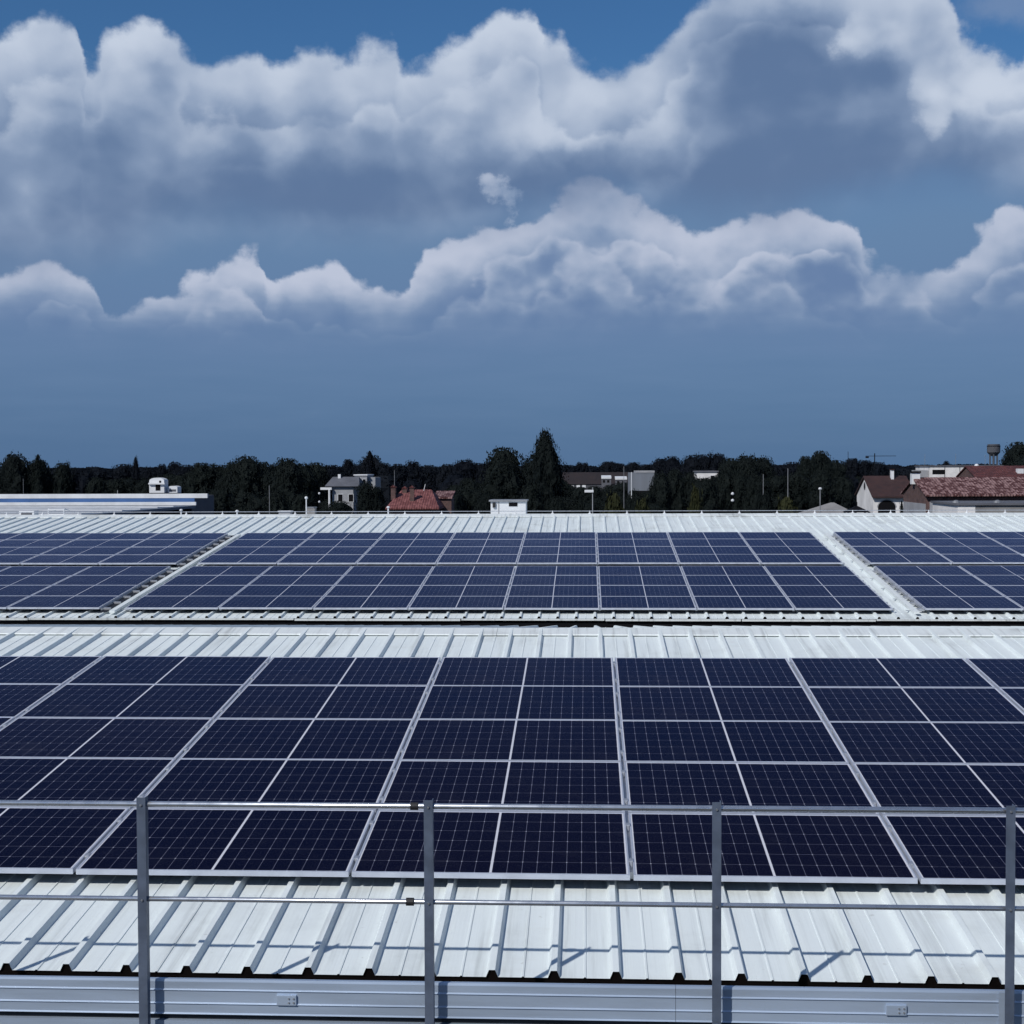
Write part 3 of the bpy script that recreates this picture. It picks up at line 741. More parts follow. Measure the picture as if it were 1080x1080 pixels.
def roof_unit(px0, px1, py0, py1, y, label, arch):
    a, c = at(px0, py1, y), at(px1, py0, y); w = (c.x-a.x)/2; h = c.z-a.z
    t = thing('rooftop_unit', label, 'rooftop unit', ((a.x+c.x)/2, y, a.z), 'units on the striped warehouse')
    pr = [(-w, 0), (w, 0), (w, h*.8)] + [(w*math.cos(q), h*.8 + h*.2*math.sin(q)) for q in [math.pi*i/8 for i in range(1, 8)]] + [(-w, h*.8)]
    MB().prism(pr, lambda p: (p[0], 0, p[1]), lambda p: (p[0], 1.4, p[1])).build('housing', M['white'], t)
    if arch:
        MB().box(-w*.15, w*.5, -.02, .002, h*.15, h*.55).build('opening', M['dark'], t); MB().box(w*.35, w*.6, -.03, .002, h*.62, h*.8).build('grille', M['dark'], t)
        MB().box(-w*1.02, w*1.15, -.25, -.03, h*.56, h*.66).build('canopy', M['white'], t)
    else: MB().box(-w*.7, w*.7, -.02, .002, h*.2, h*.5).build('grille', M['greywall'], t)
roof_unit(157.5, 173, 503.8, 519.8, D+2, 'taller white rooftop unit with dark opening on the striped warehouse', True)
roof_unit(177, 187, 512.5, 519.8, D+2.5, 'smaller white rooftop unit on the striped warehouse', False)

# pale house left of the red tiled one
D = 215.0
a, c = at(345, 513, D), at(378, 503, D)
t = thing('pale_house', 'pale house with grey hipped roof half hidden by dark trees', 'house', (a.x, D, 0)); L = c.x-a.x
MB().box(.8, L-.8, 0, 7, 0, a.z).build('wall', M['offwhite'], t)
r = MB(); r.v = [(-.3, -.5, a.z), (L+.2, -.5, a.z), (L+.2, 7.5, a.z), (-.3, 7.5, a.z), (.3, 3.2, c.z), (L-.4, 3.2, c.z)]
r.f = [(0, 1, 5, 4), (1, 2, 5), (2, 3, 4, 5), (3, 0, 4), (3, 2, 1, 0)]; ro = r.build('roof', M['greywall'], t)
MB().box(1.2, 1.6, 2.6, 3.0, c.z-.5, c.z+.4).build('chimney', M['white'], ro)
MB().box(-.9, .8, -.7, 0, a.z-.5, a.z-.15).build('balcony_slab', M['white'], t)
MB().tube((.45, -.6, 0), (.45, -.6, a.z-.5), .16).build('column', M['white'], t)
for i in range(2): window(t, 2.0+i*1.6, 0, a.z-2.3, .7, 1.1)
D = 235.0; a, c = at(374, 508, D), at(395, 501.5, D)
t = thing('pale_house', 'flat topped whitish house just right of the grey hipped roof', 'house', (a.x, D, 0)); L = c.x-a.x
MB().box(0, L*.62, 0, 7, 0, c.z).box(L*.64, L, .8, 7, 0, c.z-.3).build('wall', M['offwhite'], t)
MB().box(-.15, L*.62+.1, -.15, 7.1, c.z, c.z+.18).build('roof', M['white'], t)
for i in range(2): window(t, .6+i*1.0, 0, c.z-1.3, .5, .7)

# red tiled house with hipped roof
D = 130.0
a, c = at(406.5, 535.5, D), at(463, 517, D)
t = thing('tiled_house', 'house with broad red tiled hipped roof and stubby chimneys', 'house', (a.x, D, 0)); L = c.x-a.x
MB().box(.4, L-.4, .4, 8, 0, a.z).build('wall', M['brick'], t)
r = MB(); r.v = [(0, 0, a.z), (L, 0, a.z), (L, 8.4, a.z), (0, 8.4, a.z), (1.0, 4.0, c.z), (L-1.1, 4.0, c.z), (0, 0, a.z-.15), (L, 0, a.z-.15), (L, 8.4, a.z-.15), (0, 8.4, a.z-.15)]
r.f = [(0, 1, 5, 4), (1, 2, 5), (2, 3, 4, 5), (3, 0, 4), (6, 7, 1, 0), (7, 8, 2, 1), (8, 9, 3, 2), (9, 6, 0, 3), (9, 8, 7, 6)]; ro = r.build('roof', M['redtile'], t, recalc=False)
for x, y, w, h in ((.45, 2.2, .42, 1.15), (1.35, 3.4, .4, .55), (2.25, 1.6, .38, 1.35)):
    zb = a.z + (c.z-a.z)*min(y/4, 1) - .2
    ch = MB().box(x-w/2, x+w/2, y-w/2, y+w/2, zb, zb+h).build('chimney', M['brick'], ro)
    MB().prism([(-w*.7, 0), (w*.7, 0), (0, w*.55)], lambda p, X=x, Y_=y, Z=zb+h, W_=w: (X+p[0], Y_-W_*.7, Z+p[1]), lambda p, X=x, Y_=y, Z=zb+h, W_=w: (X+p[0], Y_+W_*.7, Z+p[1])).build('chimney_cap', M['darkred'], ch)
MB().tube((3.1, 3.6, c.z-.1), (3.25, 3.6, c.z+.5), .03).build('aerial', M['white'], t)
a2, c2 = at(458, 526, D+5), at(476, 521, D+5)
t = thing('low_shed', 'low shed with pale tiled roof tucked against the right side of the red house', 'shed', (a2.x, D+5, 0)); L2 = c2.x-a2.x
MB().box(0, L2, 0, 3, 0, a2.z).build('wall', M['brick'], t); MB().prism([(-.2, a2.z), (3.2, c2.z+.1), (3.2, c2.z+.25), (-.2, a2.z+.15)], lambda p: (-.1, p[0], p[1]), lambda p: (L2+.1, p[0], p[1])).build('roof', M['pantile'], t)

# low buildings and white hall in the middle distance
D = 420.0; a, c = at(592, 509, D), at(676, 498, D)
t = thing('low_hall', 'long low dark hall with brown roof far off beyond the paved yard', 'hall', (a.x, D, 0)); L = c.x-a.x
MB().box(0, L, 0, 18, 0, a.z-.5).build('wall', M['tower'], t); MB().prism([(-.3, a.z-.5), (18.3, a.z-.5), (9, c.z)], lambda p: (-.3, p[0], p[1]), lambda p: (L+.3, p[0], p[1])).build('roof', M['dim_roof'], t)
for i in range(4): MB().box(1.0+i*1.7, 2.0+i*1.7, -.06, .002, a.z-1.5, a.z-.75).build('window', M['white'], t)
for px, py, w, lab in ((639.5, 501.5, 10, 'small white roofed shed at the right end of the low dark hall'), (655, 502.5, 12, 'long white roofed shed between the dark hall and the pale hall')):
    D2 = 385.0; p = at(px, py, D2); ww = w/F*D2
    t = thing('far_shed', lab, 'shed', (p.x, D2, 0), 'white roofed sheds far off')
    MB().box(-ww/2, ww/2, 0, 4, 0, p.z-.75).build('wall', M['greywall'], t)
    MB().prism([(-.2, p.z-.85), (4.2, p.z-.3), (4.2, p.z+.02), (-.2, p.z-.4)], lambda q: (-ww*.52, q[0], q[1]), lambda q: (ww*.52, q[0], q[1])).build('roof', M['white'], t)
    for q in (-.25, .2): MB().box(ww*q-.3, ww*q+.3, -.03, .002, p.z-1.9, p.z-1.2).build('window', M['dark'], t)
D = 250.0; a, c = at(664, 520, D), at(690, 497, D)
t = thing('white_hall', 'tall plain pale hall standing between the far trees right of the poplar', 'hall', (a.x, D, 0)); L = c.x-a.x
b = MB()
b.box(0, L, 0, 10, 0, c.z-.25); b.build('wall', M['cladding'], t); MB().box(L*.25, L+.05, -.08, 10.05, c.z-.25, c.z+.1).build('parapet', M['offwhite'], t)
MB().box(.1, L-.1, -.05, .002, 0, zpx(518, D)).build('door', M['dark'], t)
D = 300.0; a, c = at(735, 508, D), at(757, 497, D)
t = thing('white_house', 'small white block peeping through dark trees right of the pale hall', 'house', (a.x, D, 0)); L = c.x-a.x
MB().box(0, L, 0, 8, 0, c.z-.2).build('wall', M['far_white'], t); MB().box(-.2, L+.2, -.2, 8.2, c.z-.2, c.z+.1).build('roof', M['greywall'], t)
window(t, L*.75, 0, c.z-2.0, .8, 1.1)

# white house with brown roof and arched doorway
D = 150.0
xl = at(921, 524, D).x; xr = at(964, 524, D).x
ze, zr = zpx(523.0, D, 930), zpx(503.2, D+4.5, 920)
t, ro = gable_house('farm_house', 'white gabled house with dark brown roof and big arched doorway', 'house', xl, xr, D, 9.0, ze, zr, M['far_white'], M['brown'], 0.45)
L = xr-xl
ac_ = at(935.3, 528.5, D); r_ = (at(944.5, 535, D).x-at(926, 535, D).x)/2; cx = ac_.x-xl; zc = zpx(536.0, D)
pr = [(cx-r_, zc-6), (cx+r_, zc-6)] + [(cx+r_*math.cos(q), zc+r_*.82*math.sin(q)) for q in [math.pi*i/14 for i in range(15)]]
MB().prism(pr, lambda p: (p[0], -.02, p[1]), lambda p: (p[0], -.006, p[1])).build('arched_door', M['dark'], t)
b = MB()
for i in range(14):
    q0, q1 = math.pi*i/14, math.pi*(i+1)/14
    b.poly([(cx+k*r_*math.cos(q), -.03, zc+k*r_*.82*math.sin(q)) for k, q in ((1.0, q0), (1.12, q0), (1.12, q1), (1.0, q1))])
b.build('arch_trim', M['offwhite'], t)
MB().box(L*.62, L*.69, 3.6, 4.2, zr-.5, zr+.75).build('chimney', M['white'], ro); MB().box(L*.61, L*.70, 3.5, 4.3, zr+.75, zr+.85).build('chimney_cap', M['brown'], ro)
f = MB().tube((-.04, 4.5, (ze+zr)/2), (.002, 4.5, (ze+zr)/2), .42, seg=14).build('window', M['greywall'], t)
MB().tube((-.05, 4.5, (ze+zr)/2), (-.041, 4.5, (ze+zr)/2), .30, seg=14).build('pane', M['dark'], f)
# long house with mixed pantiles
D = 112.0
xl = at(977, 522, D).x; xr = at(1150, 522, D).x
ze, zr = zpx(521.8, D, 1000), zpx(505.2, D+4, 985)
t, ro = gable_house('long_farm_building', 'long low building with speckled red pantile roof and pale wall panels', 'farm building', xl, xr, D, 8.0, ze, zr, M['brick'], M['pantile'], 0.4)
L = xr-xl
for i, (a0, a1) in enumerate(((.25, 1.1), (1.3, 2.6), (2.75, 4.0), (4.2, 6.2), (6.5, 9.0))):
    MB().box(a0, a1, -.05, .002, ze-3.2, ze-.55).build('wall_panel', M['offwhite'], t)
MB().box(-.05, .003, .2, 7.8, 0, ze-.7).build('gable_panel', M['offwhite'], t)
MB().box(-.3, .35, 3.6, 4.2, zr-.4, zr+.5).build('chimney', M['white'], ro); MB().box(-.35, .4, 3.5, 4.3, zr+.5, zr+.62).build('chimney_cap', M['dark'], ro)
# pale flat roofed annexe in front of it
D = 84.0; a, c = at(1010, 541, D), at(1120, 530.5, D)
t = thing('flat_annexe', 'pale low flat roofed block in front of the speckled pantile roof', 'annexe', (a.x, D, 0)); L = c.x-a.x
MB().box(0, 1.0, 0, 6, 0, c.z-.12).build('wall', M['far_white'], t); MB().box(1.0, L, .02, 6, 0, c.z-.12).build('side_wall', M['concrete'], t)
MB().box(-.1, L, -.1, 6.1, c.z-.12, c.z).build('roof', M['greywall'], t)
for px in (1013, 1057):
    p = at(px, 529, D); MB().lathe([(.22, 0), (.2, .1), (.06, .16)], (p.x-a.x, 1.0, c.z), 10).build('roof_vent', M['steel'], t)
# red roofed house behind
D = 190.0; xl, xr = at(1029, 500, D).x, at(1120, 500, D).x
t, ro = gable_house('red_roofed_house', 'house with plain dark red roof rising behind the speckled roof', 'house', xl, xr, D, 9.0, zpx(504.8, D), zpx(494.3, D+4.5), M['brick'], M['darkred'], .4)
p = at(1079, 500, D); MB().box(p.x-xl-.4, p.x-xl+.4, 1.0, 1.8, p.z-1, p.z+.7).build('chimney', M['white'], ro)
# long white hall and ball antenna behind
D = 330.0; a, c = at(972, 503, D), at(1060, 490.5, D)
t = thing('long_white_hall', 'long white hall with flat top on the horizon left of the water tower', 'hall', (a.x, D, 0)); L = c.x-a.x
MB().box(1.8, L, 0, 14, 0, c.z-.3).build('wall', M['far_white'], t); MB().box(0, 1.7, 1, 10, 0, c.z-1.1).build('side_block', M['offwhite'], t)
MB().box(1.6, L+.2, -.2, 14.2, c.z-.3, c.z).build('roof_edge', M['greywall'], t)
for k in range(1, 5): MB().box(1.8+(L-1.8)*k/5-.08, 1.8+(L-1.8)*k/5+.08, -.05, .002, 0, c.z-.35).build('panel_joint', M['greywall'], t)
MB().box(2.4, 5.2, -.06, .003, c.z-2.0, c.z-1.0).build('window', M['dark'], t)
p = at(1030, 491.5, D-3)
t = thing('ball_antenna', 'small white ball antenna on a mast before the long white hall', 'antenna', (p.x, D-3, 0))
MB().lathe([(.5*math.sin(q)+.01, -.5*math.cos(q)) for q in [math.pi*i/8 for i in range(9)]], (0, 0, p.z), 12).build('ball', M['white'], t, smooth=True); MB().tube((0, 0, 0), (0, 0, p.z-.45), .12).build('mast', M['steel'], t)
# water tower
D = 900.0; p = at(1048, 468.5, D); q = at(1048, 481, D); w = 6.6/F*D
t = thing('water_tower', 'concrete water tower with round tank on legs above the right horizon', 'water tower', (p.x, D, 0))
hh = p.z - q.z
MB().lathe([(w*.45, 0), (w*.85, hh*.22), (w, hh*.32), (w, hh*.84), (w*.93, hh*.88), (w*.93, hh)], (0, 0, q.z), 20).build('tank', M['tower'], t)
MB().lathe([(w*1.05, 0), (w*1.05, hh*.05)], (0, 0, q.z+hh*.82), 20).build('gallery', M['dark'], t)
for k in range(6):
    s = math.pi*2*k/6+.3; MB().tube((w*.62*math.cos(s), w*.62*math.sin(s), 0), (w*.62*math.cos(s), w*.62*math.sin(s), q.z+hh*.15), w*.11).build('leg', M['tower'], t)
MB().tube((0, 0, 0), (0, 0, q.z), w*.16).build('riser', M['tower'], t)
# grey hipped pavilion and small dark gazebo by the white house
D = 95.0; a, c = at(852, 541, D), at(884, 531, D); e = at(908, 541, D)
t = thing('grey_pavilion', 'low pavilion with faded grey hipped roof just over the ridge', 'pavilion', (a.x, D, 0)); L = e.x-a.x
MB().box(.3, L-.3, .3, 5, 0, a.z-.1).build('wall', M['greywall'], t)
r = MB(); r.v = [(0, 0, a.z-.2), (L, 0, a.z-.2), (L, 5.3, a.z-.2), (0, 5.3, a.z-.2), (L*.55, 2.5, c.z), (L*.62, 2.5, c.z)]
r.f = [(0, 1, 5, 4), (1, 2, 5), (2, 3, 4, 5), (3, 0, 4), (3, 2, 1, 0)]; r.build('roof', M['concrete'], t)
D = 88.0; a, c = at(893, 540.5, D), at(906, 533.5, D); e = at(919, 540.5, D)
t = thing('dark_gazebo', 'small dark pyramid roofed gazebo in front of the white gabled house', 'gazebo', (a.x, D, 0)); L = e.x-a.x
r = MB(); r.v = [(0, 0, a.z), (L, 0, a.z), (L, L, a.z), (0, L, a.z), (L/2, L/2, c.z)]; r.f = [(0, 1, 4), (1, 2, 4), (2, 3, 4), (3, 0, 4), (3, 2, 1, 0)]; r.build('roof', M['dark'], t)
for x in (.12, L-.12):
    for y in (.12, L-.12): MB().tube((x, y, 0), (x, y, a.z), .07).build('column', M['steel'], t)
MB().tube((L/2, L/2, c.z-.05), (L/2, L/2, c.z+.22), .04).build('finial', M['dark'], t)

# ------------------------------------------------------------------ poles, lamps, crane
def pole(px, py, D, r, label, mat='steel', name='pole', cat='pole'):
    p = at(px, py, D); t = thing(name, label, cat, (p.x, D, 0), 'poles and lamps beyond the roof')
    MB().tube((0, 0, 0), (0, 0, p.z), r*.7, r*.5, seg=8).build('shaft', M[mat], t)
    return t, p.z
t, z = pole(625, 517, 90, .055, 'pale street lamp with flat floodlight head right of the poplar', 'offwhite', 'street_lamp', 'street lamp')
MB().box(-.50, .06, -.1, .1, z-.14, z+.02).build('lamp_head', M['white'], t, bevel=.02); MB().box(-.03, .03, -.03, .03, z, z+.18).build('sensor', M['steel'], t)
t, z = pole(865, 516, 85, .060, 'thin grey street lamp with round cap standing alone before the right trees', 'steel', 'street_lamp', 'street lamp')
MB().lathe([(.03, -.05), (.10, 0), (.10, .07), (.03, .11)], (0, 0, z), 10).build('lamp_head', M['white'], t)
for x, ya, yb in ((773, 520, 523), (772.5, 525, 528)): pass
t, z = pole(772.5, 519, 130, .04, 'dark signal post with two small white lamps among the right hand trees', 'dark', 'signal_post', 'signal post')
for dz in (-.15, -.75): MB().lathe([(.04, -.14), (.14, -.06), (.14, .06), (.04, .14)], (0, -.1, z+dz), 8).build('lamp', M['white'], t)
t, z = pole(337, 519, 110, .03, 'dark signal post with two small white lamps left of the pale house', 'dark', 'signal_post', 'signal post')
for dz in (-.1, -.75): MB().lathe([(.03, -.09), (.08, -.04), (.08, .04), (.03, .09)], (0, -.1, z+dz), 8).build('lamp', M['white'], t)
for px, py, D, r, lab, m_ in ((658, 492, 150, .05, 'tall thin pole just left of the pale hall', 'steel'), (666, 498, 200, .10, 'white pole in front of the pale hall', 'white'), (805, 500, 160, .06, 'thin pole among right trees, left one of two', 'steel'),
        (831, 494, 160, .07, 'thin taller pole among right trees, right one of two', 'steel'), (284, 512, 170, .07, 'short pale pole among the trees left of the white lamp post', 'steel'), (416, 496, 170, .05, 'thin pole rising behind the red tiled house', 'steel'),
        (894.5, 476, 500, .16, 'thin mast above the skyline left of the crane', 'dark'), (975.5, 479, 700, .14, 'faint mast above the horizon left of the long white hall', 'steel'), (1008, 479, 700, .14, 'faint mast above the middle of the long white hall', 'steel'),
        (1039, 479, 700, .14, 'faint mast on the horizon left of the water tower', 'steel'), (124, 517, 150, .04, 'white flag pole behind the striped warehouse', 'white'), (24.5, 505, 160, .04, 'thin aerial pole behind the striped warehouse near the left edge', 'steel')):
    pole(px, py, D, r, lab, m_)
D = 800.0; a, c = at(913, 481, D), at(945, 481, D); mx = at(922.5, 481, D).x
t = thing('tower_crane', 'far tower crane with long horizontal jib above the right skyline', 'crane', (mx, D, 0))
MB().box(-.22, .22, -.22, .22, 0, a.z+1.5).build('mast', M['dark'], t); MB().box(a.x-mx, c.x-mx, -.2, .2, a.z-.13, a.z+.13).build('jib', M['dark'], t); MB().box(a.x-mx, a.x-mx+1.6, -.5, .5, a.z-1.1, a.z-.2).build('counterweight', M['dark'], t)

# ------------------------------------------------------------------ trees
def leaf(b, q, nrm, s, rg, jit=0.55):
    u = (Vector(nrm).normalized() + Vector((rg.gauss(0, 1), rg.gauss(0, 1), rg.gauss(0, 1)))*jit).normalized()
    w = u.orthogonal().normalized(); w.rotate(Matrix.Rotation(rg.uniform(0, 6.28), 3, u)); x = u.cross(w); s *= rg.uniform(.6, 1.3)
    b.poly([q - w*s*.5, q + x*s*.36 - w*s*.05, q + w*s*.6, q - x*s*.36 + w*s*.05])
def envelope(shape, t):
    if shape == 'round': return .5*max(0, 1 - abs((t-.46)/.56)**3.2)**.5
    if shape == 'poplar': return .5*max(0, 1 - abs((t-.48)/.525)**3.0)**.55
    if shape == 'cone': return .5*(1-t)**.72 + .02
    return .5*max(0, 1 - t*t)**.5
ZB = {'round': .10, 'poplar': .04, 'cone': .06, 'bush': .0}
def crown(shape, seed, n, size, asp):
    """unit crown (height 1, width 1): a lumpy dark core wrapped in outward facing leaves; asp = real height / width"""
    rg = random.Random(seed); b = MB(); sd = Vector((seed*7.3, seed*3.1, seed*1.7)); zb = ZB[shape]
    def lump(a, t):
        d = Vector((math.cos(a)*1.3, math.sin(a)*1.3, t*1.3*asp))
        return 1 + .55*mnoise.noise(d*1.5 + sd) + .30*mnoise.noise(d*3.7 + sd)
    na, nt = 22, 16
    for i in range(nt+1):
        for j in range(na):
            t, a = i/nt, 2*math.pi*j/na; r = envelope(shape, t)*.80*lump(a, t)
            b.v.append((r*math.cos(a), r*math.sin(a), zb + (1-zb)*(t*.95+.01)))
    for i in range(nt):
        for j in range(na):
            k = (j+1) % na; b.f.append((i*na+j, i*na+k, (i+1)*na+k, (i+1)*na+j))
    for _ in range(n):
        t = rg.random()**.9; a = rg.uniform(0, 6.283); r = envelope(shape, t)*lump(a, t)*(1.06 - .36*rg.random()**1.6)
        q = Vector((r*math.cos(a), r*math.sin(a), zb + (1-zb)*t))
        leaf(b, q, (math.cos(a), math.sin(a), (t-.35)*1.5), size, rg)
    for _ in range(26):                                   # loose sprays that break the outline
        t = rg.uniform(.15, 1); a = rg.uniform(0, 6.283); r = envelope(shape, t)*lump(a, t); c = Vector((r*math.cos(a), r*math.sin(a), zb + (1-zb)*t))
        for _ in range(16): leaf(b, c + Vector((rg.gauss(0, .045), rg.gauss(0, .045), rg.gauss(0, .035))), (math.cos(a), math.sin(a), .3), size, rg, .9)
    return b
def limbs(seed, shape):
    rg = random.Random(seed); b = MB()
    top = .85 if shape in ('poplar', 'cone') else .55
    b.tube((0, 0, 0), (.01, 0, top*.5), .028, .020, seg=8, cap=False).tube((.01, 0, top*.5), (0, .01, top), .020, .008, seg=8)
    for i in range(7):
        a = rg.uniform(0, 6.28); z = top*rg.uniform(.35, .95); r = rg.uniform(.15, .3)*(0.5 if shape == 'poplar' else 1)
        b.tube((0, 0, z), (r*math.cos(a), r*math.sin(a), z+rg.uniform(.08, .25)), .010, .003, seg=6)
    return b
VARI = {}
for shape, seeds, cl, size, asp in (('round', (1, 2, 3, 4, 11, 12), 2600, .040, 1.6), ('poplar', (5, 6), 3200, .036, 3.0), ('cone', (7, 8), 2600, .038, 2.0), ('bush', (9, 10), 2000, .05, .8)):
    VARI[shape] = []
    for s in seeds:
        bm_, tm = crown(shape, s, cl, size, asp), limbs(s, shape)
        me = bpy.data.meshes.new('crown'); me.from_pydata(bm_.v, [], bm_.f)
        tr = bpy.data.meshes.new('trunk'); tr.from_pydata(tm.v, [], tm.f); tr.materials.append(M['bark'])
        VARI[shape].append((me, tr))
MESHMAT = {}
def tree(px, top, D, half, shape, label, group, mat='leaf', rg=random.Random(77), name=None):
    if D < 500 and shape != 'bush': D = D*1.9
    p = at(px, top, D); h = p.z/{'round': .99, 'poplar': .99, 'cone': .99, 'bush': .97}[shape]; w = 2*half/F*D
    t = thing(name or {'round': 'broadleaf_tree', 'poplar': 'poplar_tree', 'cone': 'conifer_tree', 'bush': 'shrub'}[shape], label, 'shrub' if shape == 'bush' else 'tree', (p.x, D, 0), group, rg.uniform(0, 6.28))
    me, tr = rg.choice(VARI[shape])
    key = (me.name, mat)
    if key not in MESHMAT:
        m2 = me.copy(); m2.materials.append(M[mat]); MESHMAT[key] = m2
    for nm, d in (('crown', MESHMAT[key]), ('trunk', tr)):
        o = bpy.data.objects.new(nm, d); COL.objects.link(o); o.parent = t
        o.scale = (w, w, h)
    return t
SKY_L = 'dark leafy tree whose crown breaks the skyline beyond the roofs'
SKY_G = 'dark trees along the skyline'
SOLO = {575: 'tallest tree, a dark poplar standing alone above the skyline near the middle', 531: 'broad round tree just left of the tall poplar', 390: 'pointed bushy tree above the pale house', 1075: 'large dark tree cut by the right edge of the photo',
        14: 'wide dark tree on the skyline nearest the left edge', 40: 'knobbly topped dark tree second from the left edge', 143: 'narrow upright tree above the left warehouse units', 260: 'highest hump of trees above the end of the striped warehouse',
        865: 'loose pale topped tree highest among the right hand trees', 730: 'dense flat topped dark tree rising over the small white block', 303: 'blocky dark tree above the grey equipment box'}
sil = [(-8,487,170,9,'round'),(14,480,160,13,'round'),(40,480.5,160,12,'cone'),(40,486,165,13,'round'),(66,489,180,9,'round'),(84,494,260,12,'round'),(104,494,300,14,'round'),(131,490,200,11,'round'),(143,483,190,4.2,'poplar'),(155,494,220,9,'round'),
    (171,490,200,6,'round'),(184,488,200,8,'round'),(197,491,190,8,'round'),(213,489,170,14,'round'),(232,491,180,10,'round'),(245,488,170,9,'round'),(260,482,150,14,'round'),(276,488,160,12,'round'),(290,490.5,180,9,'round'),
    (303,484.5,130,14,'round'),(319,490,150,12,'round'),(333,488.5,170,10,'round'),(350,491,220,12,'round'),(367,485,260,6,'round'),(378,490,260,8,'round'),(390,476.5,200,11.5,'cone'),(392,481,205,11,'round'),(406,489,190,8,'round'),(420,490,200,9,'round'),
    (436,487.5,210,9,'round'),(452,491,240,10,'round'),(472,490,230,9,'round'),(491,485.5,210,12,'round'),(506,489,210,9,'round'),(518,487,190,8,'round'),(531,473,140,15.5,'round'),(531,486,138,16,'round'),(556,486,140,8,'poplar'),(575,456,125,16,'poplar'),
    (573,478,128,17,'round'),(602,491,600,6,'round'),(611,488,600,4,'round'),(617,488.5,600,4,'round'),(642,487,450,9,'round'),(652,489,450,9,'round'),(668,488,420,7,'round'),(682,490,420,9,'round'),(697,484.5,230,9,'round'),(709,482,210,9,'round'),(716,492,200,11,'round'),
    (731,480.5,190,10,'round'),(743,480,190,10,'round'),(757,479.5,190,10,'round'),(772,484,170,12,'round'),(788,481.5,170,14,'round'),(803,483.5,180,12,'round'),(818,491,200,10,'round'),(836,488,200,11,'round'),(850,482,180,9,'round'),(865,476.5,165,10,'round'),
    (880,486,170,11,'round'),(899,484,230,9,'round'),(912,486,230,8,'round'),(925,488,230,10,'round'),(938,494,240,9,'round'),(998,486.5,420,3.2,'round'),(1076,467,170,13,'round'),(1066,478,180,9,'round'),(1086,480,165,14,'round')]
done = set()
for i, (px, top, D, hw, sh) in enumerate(sil):
    lab = SOLO.get(px) if px not in done else None; done.add(px)
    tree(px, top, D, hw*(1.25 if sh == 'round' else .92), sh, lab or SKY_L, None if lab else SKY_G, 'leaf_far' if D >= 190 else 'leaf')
rg = random.Random(5)
LOW_L = 'dark tree in the dense belt behind the far ridge, its crown below the skyline'
LOW_G = 'dark trees filling the belt behind the ridge'
GAPS = [(340, 400), (404, 478), (594, 650), (660, 692), (905, 1080)]
x = 205.0
while x < 905:
    inside = any(a-2 < x < b for a, b in GAPS)
    top = rg.uniform(497, 512) if not inside else rg.uniform(522, 532)
    D = rg.uniform(150, 185) if not inside else rg.uniform(108, 122)
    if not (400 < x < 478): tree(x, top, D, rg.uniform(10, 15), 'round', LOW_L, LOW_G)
    x += rg.uniform(8, 13)
x = -10.0
while x < 215:
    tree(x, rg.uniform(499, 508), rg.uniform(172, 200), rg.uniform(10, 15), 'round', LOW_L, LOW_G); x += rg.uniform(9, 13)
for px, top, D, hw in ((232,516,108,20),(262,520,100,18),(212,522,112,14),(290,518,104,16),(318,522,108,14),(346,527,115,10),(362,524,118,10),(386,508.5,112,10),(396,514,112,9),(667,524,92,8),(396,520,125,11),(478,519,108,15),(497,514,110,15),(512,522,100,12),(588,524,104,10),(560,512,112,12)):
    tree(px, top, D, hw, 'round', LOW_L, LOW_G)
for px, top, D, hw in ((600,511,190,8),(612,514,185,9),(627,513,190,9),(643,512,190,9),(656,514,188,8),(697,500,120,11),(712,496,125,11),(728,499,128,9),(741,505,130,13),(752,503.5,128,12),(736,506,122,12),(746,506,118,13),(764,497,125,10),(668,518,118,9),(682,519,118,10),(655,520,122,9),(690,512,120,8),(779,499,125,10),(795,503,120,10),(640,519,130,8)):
    tree(px, top, D, hw, 'round', LOW_L, LOW_G)
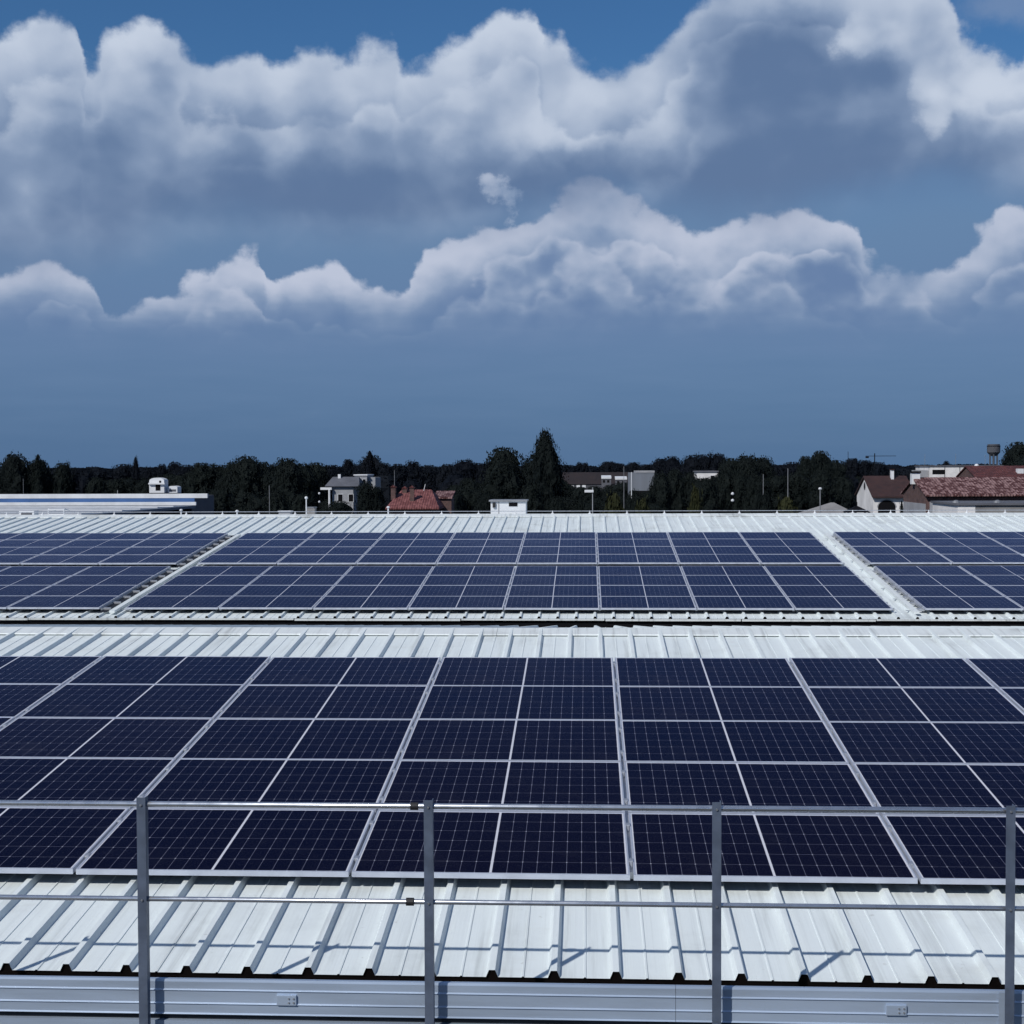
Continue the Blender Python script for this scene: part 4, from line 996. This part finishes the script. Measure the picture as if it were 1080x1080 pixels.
for px, top, D, hw, lab in ((733, 519, 95, 13, 'round olive green shrub just above the ridge right of the pale hall'), (648, 526, 100, 22, 'low olive shrub behind the street lamp right of the poplar'), (612, 529, 96, 10, 'dark round shrub just left of the floodlight lamp'),
        (678, 531, 96, 16, 'flat olive shrub below the pale hall'), (830, 530, 95, 24, 'wide low olive shrub left of the lone street lamp'), (806, 526, 100, 14, 'greyish green shrub among the right hand poles'), (951, 531, 148, 4, 'small shrub at the corner of the white gabled house'), (890, 526, 120, 10, 'low dark shrub left of the white gabled house')):
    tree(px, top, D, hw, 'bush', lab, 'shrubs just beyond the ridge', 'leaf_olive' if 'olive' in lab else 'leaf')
# the far wood: one dark mass down to the horizon
def far_crown(b, x, y, h, r, size, rg):
    sd = Vector((x*.37, y*.11, 0)); n = len(b.v); na, nt = 10, 6
    def P(a, t, k):
        rr = r*k*max(.02, 1 - abs((t-.4)/.62)**2.2)**.5*(1 + .5*mnoise.noise(Vector((math.cos(a)*1.4, math.sin(a)*1.4, t*2.2)) + sd))
        return Vector((x + rr*math.cos(a), y + rr*math.sin(a), h*t))
    for i in range(nt+1):
        for j in range(na): b.v.append(tuple(P(2*math.pi*j/na, i/nt*.96, .86)))
    for i in range(nt):
        for j in range(na): b.f.append((n+i*na+j, n+i*na+(j+1) % na, n+(i+1)*na+(j+1) % na, n+(i+1)*na+j))
    for _ in range(130):
        t = rg.uniform(.25, 1); a = rg.uniform(3.14, 6.28) if rg.random() < .8 else rg.uniform(0, 3.14)
        leaf(b, P(a, t, 1.0), (math.cos(a), math.sin(a), t-.3), size, rg, .6)
b = MB(); rg = random.Random(9)
for _ in range(560):
    D = rg.choice((rg.uniform(330, 600), rg.uniform(500, 1400), rg.uniform(1400, 3200))); px = rg.uniform(-60, 1140)
    if 585 < px < 690 and D < 700: continue
    if 940 < px < 1065 and D < 700: continue
    hgt = rg.uniform(6, 10) if D < 600 else rg.uniform(8, 11.8) if D < 1400 else rg.uniform(9, 13); p = at(px, 500, D); s = D/420
    far_crown(b, p.x, D, hgt, hgt*.44*max(1, s*.7), .62*max(1, s*.8), rg)
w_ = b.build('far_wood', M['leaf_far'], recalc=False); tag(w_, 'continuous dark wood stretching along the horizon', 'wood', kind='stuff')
